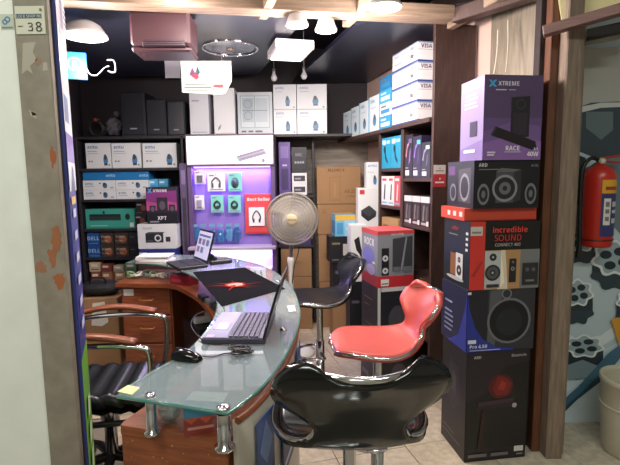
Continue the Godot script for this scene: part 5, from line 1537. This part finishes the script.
	var fb := thing("foil_bag", "crumpled silver plastic bag under the glass", "bag", Vector3(fp.x, DY, fp.z - 0.03))
	obj("film", crumple(Vector3(0.09, 0.085, 0.08), 55, 0.2), mat("b5b8b8", 0.12, 0.5), fb)
	obj("twisted_neck", crumple(Vector3(0.04, 0.04, 0.04), 57, 0.2, Vector3(-0.03, 0.06, -0.02)), mat("6d716e", 0.2, 0.3), fb)
	var rp := on(200, 436, DY)
	carton("red_blue_box", "small box with red flame print and blue top under the glass", "box", "", Vector3(rp.x - 0.005, DY, rp.z - 0.05), Vector3(0.11, 0.09, 0.08), 0.28, "3f86a8", [["r", 0, 0, 1, 0.62, "8d3a34"], ["p", [0, 0.62, 0.2, 0.4, 0.4, 0.6, 0.6, 0.38, 0.8, 0.6, 1, 0.45, 1, 0.62], "c0563f"], ["r", 0.1, 0.2, 0.8, 0.3, "c98a80"]])
	# small things on the lower worktop
	var rb := on(176, 291, DY)
	carton("red_case", "dark red case on the lower worktop", "box", "", Vector3(-0.93, DY, -3.36), Vector3(0.19, 0.07, 0.1), -0.55, "8d2432", [["r", 0.1, 0.3, 0.6, 0.6, "b04a54"]])
	rng.seed = 44
	for k in 8:
		var q := Vector3(-1.40 + 0.058 * k, DY, -3.55 + rng.randf_range(-0.05, 0.05))
		var tt := thing("cable_bundle", "%s cable bundle on the lower worktop behind the drawers" % ["pale green", "white", "grey green", "white and green", "cream", "light grey", "mint", "off white"][k], "cable", q, rng.randf() * 3.0, "cable bundles on the worktop")
		s = sts()
		for j in 3:
			tube(s, circle_pts(Vector3(0, 0.02 + 0.01 * j, 0), Vector3(0.034, 0.008 * (j - 1), 0.004), Vector3(0.0, 0.004, 0.02), 14), 0.006, 5, true)
		obj("loops", s, mat(["9db592", "d9dcd6", "8a9a86", "b9ccb0", "d6ceb6", "b5b8ba", "a9ccb4", "dcd8cc"][k], 0.5), tt)
		box_part(tt, "tie", Vector3(0, 0.03, 0), Vector3(0.012, 0.03, 0.05), 0.003, mat("5a6a58", 0.5))
	var hd := [[193, 303], [200, 308], [206, 314]]
	for k in 3:
		var q := on(hd[k][0], hd[k][1] - 2, DY)
		var tt := thing("adapter", ["black adapter brick furthest along the worktop edge", "grey adapter brick in the middle of the worktop edge", "black adapter brick beside the laptop lead"][k], "adapter", Vector3(q.x + 0.06, DY, q.z - 0.03), 0.5, "adapters on the worktop edge")
		box_part(tt, "brick", Vector3(0, 0.016, 0), Vector3(0.05, 0.03, 0.1), 0.005, mat(["202024", "6a6a6e", "26262a"][k], 0.4))
		s = sts(); tube(s, smooth([Vector3(0, 0.015, 0.05), Vector3(0.01, 0.012, 0.07), Vector3(-0.02, 0.006, 0.085), Vector3(-0.03, 0.006, 0.07)], 3), 0.003, 5)
		obj("lead", s, mat("18181b", 0.5), tt)
	# power strip in the kneehole
	var ps := thing("computer_tower", "black computer tower in the dark space under the counter", "computer", Vector3(-0.79, 0, -3.30), 0.6)
	box_part(ps, "case", Vector3(0, 0.23, 0), Vector3(0.19, 0.46, 0.34), 0.006, mat("16161a", 0.4))
	box_part(ps, "drive_front", Vector3(0, 0.38, 0.172), Vector3(0.15, 0.05, 0.006), 0.001, mat("3a3a40", 0.4))
	box_part(ps, "power_button", Vector3(0.05, 0.3, 0.172), Vector3(0.02, 0.02, 0.006), 0.004, mat("77777d", 0.4))
	var cc2 := on(181, 329, 0.5)
	var cz := thing("white_charger", "white charger block with black cord on the computer tower", "charger", Vector3(-0.79, 0.46, -3.27), 0.5)
	box_part(cz, "block", Vector3(0, 0.025, 0), Vector3(0.12, 0.045, 0.05), 0.005, mat("d9d9d8", 0.4))
	box_part(cz, "plug", Vector3(0.05, 0.06, 0), Vector3(0.05, 0.03, 0.03), 0.004, mat("d9d9d8", 0.4))
	# behind the chair: carton with papers and black bag
	var cb: Node3D = cardboard("cardboard box with a white sheet taped on, beside the drawers", "", Vector3(-1.72, 0, -3.75), Vector3(0.33, 0.56, 0.3), 0.1, [["p", [0.36, 0.62, 0.42, 0.94, 0.7, 0.96, 0.76, 0.66, 0.6, 0.6], "dcdcd6"]])
	var bb := thing("black_bag", "flat black laptop bag on the cardboard box", "bag", Vector3(-1.73, 0.562, -3.76), 0.1)
	obj("pouch", crumple(Vector3(0.36, 0.12, 0.26), 61, 0.06), mat("17171a", 0.7), bb)
	s = sts(); tube(s, smooth([Vector3(-0.06, 0.1, 0.06), Vector3(-0.05, 0.15, 0.08), Vector3(0.05, 0.15, 0.08), Vector3(0.06, 0.1, 0.06)], 4), 0.008, 6)
	obj("strap", s, mat("101012", 0.7), bb)

func laptop():
	var y := GY
	# base: palm rest towards the seller (-x), hinge on the outer side
	var t := thing("open_laptop", "open dark laptop on the near part of the glass counter", "laptop", Vector3(-0.30, y + 0.0005, -1.94), -0.04)
	var D := 0.255
	var W := 0.36
	box_part(t, "base", Vector3(0, 0.013, 0), Vector3(D, 0.024, W), 0.005, mat("3c3848", 0.35))
	box_part(t, "palm_rest", Vector3(-0.075, 0.0258, 0), Vector3(0.095, 0.002, W - 0.012), 0.0008, mat("5f5872", 0.3))
	box_part(t, "touchpad", Vector3(-0.075, 0.0272, 0.03), Vector3(0.06, 0.001, 0.1), 0.0004, mat("6d6680", 0.25))
	var s := sts()
	for i in 6:
		for j in 17:
			box(s, Vector3(-0.012 + i * 0.0205, 0.0275, -W * 0.5 + 0.022 + j * 0.0198), Vector3(0.0165, 0.005, 0.016), 0.001)
	var k := obj("keys", s, mat("4a4556", 0.4), t)
	k.set_meta("kind", "stuff")
	# screen tilted back over the outer edge
	var tilt := 0.30
	var bas := Basis(Vector3(0, 0, 1), -tilt)
	var hinge := Vector3(D * 0.5 - 0.008, 0.022, 0)
	box_part(t, "lid", hinge + bas * Vector3(0, 0.115, 0), Vector3(0.009, 0.23, W), 0.003, mat("15151a", 0.3), bas)
	box_part(t, "screen", hinge + bas * Vector3(-0.0052, 0.12, 0), Vector3(0.001, 0.195, W - 0.03), 0.0, glow("30303c", 0.15), bas)
	var hf := Transform3D(bas * Basis(Vector3(0, 0, -1), Vector3.UP, Vector3(-1, 0, 0)).orthonormalized(), hinge + bas * Vector3(-0.0058, 0.02, W * 0.5 - 0.015))
	hf.basis = Basis(Vector3(0, 0, 1), bas.y, Vector3(0, 0, 1).cross(bas.y))
	hf.origin = hinge + bas * Vector3(-0.0058, 0.022, -(W * 0.5 - 0.015))
	print_on(t, "screen_picture", hf, W - 0.03, 0.195, [["p", [0.42, 0.4, 0.5, 0.62, 0.6, 0.5, 0.54, 0.34], "a8483a"], ["r", 0.02, 0.02, 0.98, 0.07, "4a4a5c"]])
	for q in [-0.12, 0.12]:
		s = sts(); tube(s, [hinge + Vector3(0, 0, q - 0.02), hinge + Vector3(0, 0, q + 0.02)], 0.007, 8)
		obj("hinge", s, mat("2a2a30", 0.4), t)
	print_on(t, "sticker", Transform3D(Basis(Vector3(0, 0, -1), Vector3(1, 0, 0), Vector3.UP), Vector3(-0.11, 0.0268, 0.17)), 0.03, 0.03, [["r", 0, 0, 1, 1, "b9a5dc"]])

func laptop_far():
	var p := on(188, 267, GY)
	var t := thing("small_laptop", "open laptop with lit white screen at the far end of the counter", "laptop", Vector3(-0.88, GY + 0.0005, -3.43), -0.45)
	# its screen is turned towards the seller and the camera
	var turn := -0.55
	var b := Basis(Vector3.UP, turn)
	box_part(t, "base", b * Vector3(-0.02, 0.012, 0.04), Vector3(0.31, 0.022, 0.22), 0.004, mat("222228", 0.4), b)
	var s := sts()
	for i in 12:
		for j in 5:
			box(s, b * Vector3(-0.15 + i * 0.0225, 0.025, -0.03 + j * 0.021), Vector3(0.018, 0.004, 0.016), 0.0, b)
	var k := obj("keys", s, mat("3a3a42", 0.4), t)
	k.set_meta("kind", "stuff")
	var st := Basis(Vector3.UP, turn) * Basis(Vector3.RIGHT, -0.28)
	var h := b * Vector3(-0.02, 0.022, -0.065)
	box_part(t, "lid", h + st * Vector3(0, 0.125, 0), Vector3(0.30, 0.24, 0.012), 0.004, mat("17171c", 0.4), st)
	box_part(t, "screen", h + st * Vector3(0, 0.128, 0.0066), Vector3(0.275, 0.205, 0.001), 0.0, glow("b9b6d6", 0.75), st)
	print_on(t, "screen_picture", Transform3D(st, h + st * Vector3(-0.1375, 0.0255, 0.0072)), 0.275, 0.205, [["r", 0.06, 0.8, 0.94, 0.88, "7d86b8"], ["r", 0.1, 0.5, 0.3, 0.72, "8f7fb0"], ["r", 0.4, 0.5, 0.6, 0.72, "a88fb8"], ["r", 0.7, 0.5, 0.9, 0.72, "7f93b8"], ["r", 0.1, 0.2, 0.3, 0.42, "b08fa8"], ["r", 0.4, 0.2, 0.6, 0.42, "8fa0c0"]])

# ---------------------------------------------------------------- chair
func build_chair():
	var t := thing("office_chair", "black ribbed leather office chair with wood and chrome arms", "chair", Vector3(-1.01, 0, -2.20), 0.15)
	var lea: StandardMaterial3D = mats["black_leather"]
	# faces +x, towards the counter; ribs run along x
	var rows := []
	for i in 21:
		var z := -0.225 + 0.45 * i / 20.0
		var row := []
		for j in 25:
			var x := -0.25 + 0.52 * j / 24.0
			var ridge := absf(sin((x + 0.25) / 0.52 * PI * 6.0)) * 0.016
			var edge := minf(minf(0.225 - absf(z), 0.03) / 0.03, minf(0.27 - x, 0.05) / 0.05)
			row.append(Vector3(x, 0.485 + ridge + 0.03 * pow(maxf(edge, 0.0), 0.5) - 0.04 * pow(maxf(x - 0.14, 0.0) / 0.13, 2.0), z))
		rows.append(row)
	var s := sts()
	sheet(s, rows, 0.1)
	obj("seat", s, lea, t)
	rows = []
	for i in 21:
		var z := -0.25 + 0.5 * i / 20.0
		var row := []
		for j in 31:
			var y := 0.47 + 0.62 * j / 30.0
			var ridge := absf(sin((y - 0.47) / 0.62 * PI * 7.0)) * 0.016
			row.append(Vector3(-0.25 - 0.12 * pow((y - 0.47) / 0.62, 1.4) + ridge + 0.06 * pow(absf(z) / 0.25, 2.0), y, z))
		rows.append(row)
	s = sts()
	sheet(s, rows, -0.07)
	obj("backrest", s, lea, t)
	for k in [-1, 1]:
		var z: float = 0.245 * k
		s = sts()
		tube(s, smooth([Vector3(-0.22, 0.420, z), Vector3(-0.25, 0.690, z), Vector3(-0.2, 0.755, z), Vector3(0.0, 0.775, z), Vector3(0.2, 0.760, z), Vector3(0.255, 0.710, z), Vector3(0.23, 0.480, z), Vector3(0.16, 0.410, z)], 6), 0.013, 8)
		obj("arm_frame", s, mats["chrome"], t)
		s = sts()
		var top := []
		for i in 15:
			var x := -0.22 + 0.42 * i / 14.0
			var y := 0.775 + 0.035 * sin(PI * i / 14.0)
			top.append([Vector3(x, y, z - 0.027), Vector3(x, y + 0.008, z - 0.012), Vector3(x, y + 0.008, z + 0.012), Vector3(x, y, z + 0.027)])
		sheet(s, top, 0.014 if true else 0.0)
		obj("arm_pad", s, mats["desk_wood"], t)
		s = sts()
		bar(s, Vector3(-0.2, 0.41, z * 0.98), Vector3(0.2, 0.41, z * 0.98), 0.025, 0.02, 0.003)
		obj("side_rail", s, mat("1d1d20", 0.4), t)
	s = sts(); lathe(s, [Vector2(0.03, 0.1), Vector2(0.03, 0.3), Vector2(0.045, 0.3), Vector2(0.045, 0.4)], 16)
	obj("gas_lift", s, mats["chrome"], t)
	for k in 5:
		var a := TAU * k / 5.0 + 0.3
		var d := Vector3(cos(a), 0, sin(a))
		s = sts()
		tube(s, [Vector3(0, 0.12, 0), d * 0.15 + Vector3(0, 0.11, 0), d * 0.29 + Vector3(0, 0.07, 0)], [0.025, 0.022, 0.015], 8)
		var leg := obj("base_leg", s, mat("1a1a1d", 0.4), t)
		s = sts()
		lathe(s, [Vector2(0, -0.02), Vector2(0.024, -0.02), Vector2(0.028, 0), Vector2(0.024, 0.02), Vector2(0, 0.02)], 14, Transform3D(Basis(Vector3(0, 0, 1), PI / 2), d * 0.29 + Vector3(0, 0.0285, 0)))
		obj("castor", s, mat("101012", 0.4), leg)

# ---------------------------------------------------------------- stools
func stool(label, where: Vector3, turn: float, c: String, seat_h: float, scale := 1.0, rough := 0.25):
	var t := thing("bar_stool", label, "stool", where, turn)
	# profile in the middle plane: x forward, y up (from the seat height); half width
	var P := [Vector3(0.215, -0.012, 0.075), Vector3(0.20, -0.003, 0.125), Vector3(0.15, 0.006, 0.175), Vector3(0.07, 0.0, 0.205), Vector3(-0.02, -0.006, 0.205), Vector3(-0.1, 0.004, 0.17), Vector3(-0.155, 0.03, 0.12), Vector3(-0.185, 0.07, 0.1), Vector3(-0.2, 0.11, 0.13), Vector3(-0.22, 0.155, 0.185), Vector3(-0.245, 0.195, 0.195), Vector3(-0.265, 0.22, 0.175), Vector3(-0.28, 0.236, 0.12)]
	var prof := smooth(P, 3)
	var rows := []
	var M := 15
	for p in prof:
		var row := []
		# sides of the seat rise a little, sides of the back wrap forward
		var b: float = clampf((p.y - 0.03) / 0.12, 0.0, 1.0)
		for j in M:
			var u := -1.0 + 2.0 * j / (M - 1.0)
			var e := u * u
			row.append(Vector3((p.x + b * 0.055 * e) * scale, seat_h + (p.y + (1.0 - b) * 0.012 * e) * scale, u * p.z * scale))
		rows.append(row)
	var s := sts()
	sheet(s, rows, 0.03 * scale)
	var lea := mat(c, rough)
	obj("shell", s, lea, t)
	# chrome rim all round the shell, along the middle of its thickness
	var rim := []
	var n := rows.size()
	for i in n:
		rim.append(rows[i][0])
	for j in range(1, M):
		rim.append(rows[n - 1][j])
	for i in range(n - 2, -1, -1):
		rim.append(rows[i][M - 1])
	for j in range(M - 2, 0, -1):
		rim.append(rows[0][j])
	var low := []
	var mid := Vector3(0, seat_h, 0)
	for i in rim.size():
		var r: Vector3 = rim[i]
		# a little under the upper skin
		var off := Vector3(0, -0.014, 0) if r.y < seat_h + 0.05 else Vector3(-0.014, -0.003, 0)
		low.append(r + off * scale)
	s = sts()
	tube(s, low, 0.009 * scale, 6, true)
	obj("rim_trim", s, mats["chrome"], t)
	s = sts(); lathe(s, [Vector2(0.0, seat_h - 0.045), Vector2(0.09, seat_h - 0.045), Vector2(0.09, seat_h - 0.055), Vector2(0.03, seat_h - 0.08), Vector2(0.0, seat_h - 0.08)], 20)
	obj("seat_plate", s, mat("26262a", 0.5), t)
	s = sts(); lathe(s, [Vector2(0.022, seat_h * 0.5), Vector2(0.022, seat_h - 0.07)], 16)
	obj("piston", s, mats["chrome"], t)
	s = sts(); lathe(s, [Vector2(0.19, 0.001), Vector2(0.2, 0.006), Vector2(0.19, 0.014), Vector2(0.1, 0.03), Vector2(0.04, 0.05), Vector2(0.03, 0.07), Vector2(0.03, seat_h * 0.55), Vector2(0.022, seat_h * 0.55)], 32)
	obj("base_column", s, mats["chrome"], t)
	s = sts()
	var ring := []
	for k in 17:
		var a := -1.9 + 3.8 * k / 16.0
		ring.append(Vector3(0.04 + cos(a) * 0.13, 0.3, sin(a) * 0.14))
	ring.push_front(Vector3(0.0, 0.3, -0.03))
	ring.append(Vector3(0.0, 0.3, 0.03))
	tube(s, ring, 0.01, 8)
	obj("foot_ring", s, mats["chrome"], t)
	s = sts(); tube(s, smooth([Vector3(0.0, seat_h - 0.06, 0.05), Vector3(0.0, seat_h - 0.075, 0.12), Vector3(0.0, seat_h - 0.08, 0.17)], 3), 0.005, 6)
	obj("height_lever", s, mat("2a2a2e", 0.4), t)
	return t

func build_stools():
	# forward is local +x; turn PI points it to the counter
	stool("red leather bar stool with chrome rim facing the counter", Vector3(0.305, 0, -2.06), PI + 0.12, "c9564e", 0.75, 0.96, 0.35)
	stool("black bar stool beyond the red one, between counter and boxes", Vector3(0.06, 0, -3.10), PI + 0.2, "1b1d24", 0.69, 1.05, 0.3)
	stool("glossy black bar stool with its back to the corridor", Vector3(0.12, 0, -1.42), PI * 0.5 + 0.05, "0f1012", 0.735, 1.17, 0.14)

# ---------------------------------------------------------------- fan
func build_fan():
	var c := at(292, 219, 3.75)
	var t := thing("pedestal_fan", "grey pedestal fan with round wire guard on a white pole", "fan", Vector3(c.x, 0, c.z - 0.1), 0.0)
	var hub := Vector3(0, c.y, 0.1)
	var R := 0.205
	var wire := mat("b8b1a7", 0.4)
	for side in [1, -1]:
		var s := sts()
		for k in range(1, 9):
			var r := R * k / 8.0
			var z: float = side * 0.055 * (1.0 - pow(r / R, 2.2))
			tube(s, circle_pts(hub + Vector3(0, 0, z), Vector3(r, 0, 0), Vector3(0, r, 0), 40), 0.0016, 4, true)
		for k in 84:
			var pts := []
			var a0 := TAU * k / 84.0
			for j in 6:
				var r := lerpf(0.045, R, j / 5.0)
				var a: float = a0 + (r / R) * 0.5 * side
				pts.append(hub + Vector3(cos(a) * r, sin(a) * r, side * 0.055 * (1.0 - pow(r / R, 2.2))))
			tube(s, pts, 0.0016, 4)
		obj("front_guard" if side == 1 else "rear_guard", s, wire, t)
	var s := sts(); tube(s, circle_pts(hub, Vector3(R + 0.004, 0, 0), Vector3(0, R + 0.004, 0), 48), 0.009, 8, true)
	obj("guard_ring", s, mat("7c746c", 0.4), t)
	var face := Basis(Vector3.RIGHT, PI / 2)
	s = sts(); lathe(s, [Vector2(0.046, 0.052), Vector2(0.046, 0.06), Vector2(0.036, 0.066), Vector2(0, 0.067)], 28, Transform3D(face, hub))
	obj("centre_badge", s, mat("c4b694", 0.4), t)
	print_on(t, "badge_lettering", Transform3D(Basis.IDENTITY, hub + Vector3(-0.03, -0.01, 0.0672)), 0.06, 0.02, [["t", "deluxe", 0.5, 0.5, 0.8, "7a3a34", 0, true]])
	# three blades
	for k in 3:
		s = sts()
		var rows := []
		for i in 9:
			var r := lerpf(0.03, R * 0.92, i / 8.0)
			var row := []
			for j in 9:
				var w := lerpf(-0.5, 0.62, j / 8.0) * (0.6 + 0.7 * i / 8.0)
				var a := TAU * k / 3.0 + w
				row.append(hub + Vector3(cos(a) * r, sin(a) * r, -0.012 + 0.03 * (j / 8.0 - 0.5)))
			rows.append(row)
		sheet(s, rows, 0.003)
		obj("blade", s, mat("8f877d", 0.35), t)
	s = sts(); lathe(s, [Vector2(0.0, -0.16), Vector2(0.05, -0.15), Vector2(0.065, -0.1), Vector2(0.06, -0.055), Vector2(0.03, 0.0)], 20, Transform3D(face, hub))
	obj("motor_housing", s, mat("d6d2c8", 0.4), t)
	var yn := c.y - 0.33
	s = sts(); tube(s, [Vector3(0, c.y - 0.05, 0.02), Vector3(-0.01, c.y - 0.2, 0.0), Vector3(-0.02, yn, 0)], [0.02, 0.016, 0.014], 10)
	obj("neck", s, mat("6b6a70", 0.4), t)
	s = sts(); lathe(s, [Vector2(0.0, yn), Vector2(0.026, yn), Vector2(0.03, yn - 0.03), Vector2(0.024, yn - 0.06), Vector2(0.02, yn - 0.08), Vector2(0.02, 0.05)], 16, Transform3D(Basis.IDENTITY, Vector3(-0.02, 0, 0)))
	obj("pole", s, mat("dcdad4", 0.35), t)
	s = sts(); lathe(s, [Vector2(0.19, 0.001), Vector2(0.195, 0.02), Vector2(0.12, 0.045), Vector2(0.025, 0.06), Vector2(0, 0.06)], 28, Transform3D(Basis.IDENTITY, Vector3(-0.02, 0, 0)))
	obj("base", s, mat("dcdad4", 0.4), t)
	s = sts(); tube(s, smooth([Vector3(0.02, c.y - 0.1, -0.02), Vector3(0.05, c.y - 0.25, 0.0), Vector3(0.01, c.y - 0.4, 0.03), Vector3(-0.01, c.y - 0.55, 0.03)], 5), 0.004, 6)
	obj("power_cord", s, mat("1f1f22", 0.5), t)

# ---------------------------------------------------------------- extinguisher
func build_extinguisher():
	var d := 2.56
	var b := at(595, 246, d)
	var top := at(597, 165, d)
	var t := thing("fire_extinguisher", "red fire extinguisher with black hose hanging on the mural", "fire extinguisher", Vector3(b.x, b.y, -d), 0)
	var H := top.y - b.y
	var R := 0.082
	var red := mat("c22f25", 0.3)
	var s := sts()
	lathe(s, [Vector2(0, 0), Vector2(R * 0.9, 0), Vector2(R, 0.012), Vector2(R, H * 0.84), Vector2(R * 0.93, H * 0.91), Vector2(R * 0.7, H * 0.965), Vector2(R * 0.3, H), Vector2(0.02, H + 0.01)], 32)
	obj("cylinder", s, red, t)
	s = sts(); lathe(s, [Vector2(0.021, H), Vector2(0.021, H + 0.03), Vector2(0.016, H + 0.045), Vector2(0, H + 0.045)], 16)
	obj("valve", s, mat("9a8a62", 0.3, 0.8), t)
	s = sts(); bar(s, Vector3(-0.01, H + 0.035, 0), Vector3(0.15, H + 0.055, 0.0), 0.022, 0.012, 0.003)
	obj("upper_lever", s, mat("b0342c", 0.35), t)
	s = sts(); bar(s, Vector3(0.0, H + 0.022, 0), Vector3(0.14, H + 0.008, 0.0), 0.02, 0.01, 0.003)
	obj("carry_handle", s, mat("b0342c", 0.35), t)
	s = sts(); lathe(s, [Vector2(0.0, 0.024), Vector2(0.016, 0.024), Vector2(0.016, 0.0)], 14, Transform3D(Basis(Vector3.RIGHT, PI / 2), Vector3(0.0, H + 0.02, 0.004)))
	obj("pressure_gauge", s, mat("d6d2c4", 0.3), t)
	s = sts(); tube(s, smooth([Vector3(-0.01, H + 0.03, 0), Vector3(-0.06, H + 0.035, 0.01), Vector3(-0.105, H - 0.02, 0.02), Vector3(-0.11, H * 0.7, 0.02), Vector3(-0.105, H * 0.3, 0.02), Vector3(-0.1, 0.02, 0.02)], 5), 0.011, 8)
	obj("hose", s, mat("17181a", 0.5), t)
	s = sts(); tube(s, [Vector3(-0.1, 0.03, 0.02), Vector3(-0.1, -0.06, 0.02)], [0.013, 0.018], 10)
	obj("nozzle", s, mat("1d1e20", 0.4), t)
	s = sts(); tube(s, circle_pts(Vector3(0, H * 0.09, 0), Vector3(R + 0.001, 0, 0), Vector3(0, 0, R + 0.001), 32), 0.004, 6, true)
	obj("strap", s, mat("5a1f1c", 0.4), t)
	s = sts(); bar(s, Vector3(0, H * 0.82, -R - 0.005), Vector3(0, H * 0.98, -R - 0.005), 0.03, 0.02)
	bar(s, Vector3(0, H * 0.97, -R), Vector3(0, H + 0.012, -0.018), 0.02, 0.01)
	obj("wall_bracket", s, mat("3a3a3c", 0.4, 0.5), t)
	# curved label
	for q in [[0.66, 0.82, -0.1, 1.25, "d8a52e", 0.0015], [0.14, 0.655, -0.1, 1.25, "35356e", 0.0015], [0.28, 0.6, 0.05, 0.5, "d9d6cf", 0.0025], [0.3, 0.36, 0.62, 1.1, "c3c3cf", 0.0025], [0.42, 0.46, 0.62, 1.1, "c3c3cf", 0.0025], [0.5, 0.56, 0.62, 1.1, "c3c3cf", 0.0025], [0.7, 0.74, 0.1, 1.0, "a03426", 0.0025], [0.5, 0.56, 0.15, 0.4, "77747a", 0.0035], [0.42, 0.47, 0.15, 0.4, "77747a", 0.0035], [0.33, 0.38, 0.15, 0.4, "77747a", 0.0035]]:
		s = sts()
		s.set_smooth_group(0)
		var N := 10
		for k in N:
			var a0: float = PI / 2 - lerpf(q[2], q[3], float(k) / N) + 0.25
			var a1: float = PI / 2 - lerpf(q[2], q[3], float(k + 1) / N) + 0.25
			var r: float = R + q[5]
			quad(s, Vector3(cos(a0) * r, q[0] * H, sin(a0) * r), Vector3(cos(a1) * r, q[0] * H, sin(a1) * r), Vector3(cos(a1) * r, q[1] * H, sin(a1) * r), Vector3(cos(a0) * r, q[1] * H, sin(a0) * r), Vector3(cos(a0), 0, sin(a0)))
		obj("label", s, mat(q[4], 0.4), t)
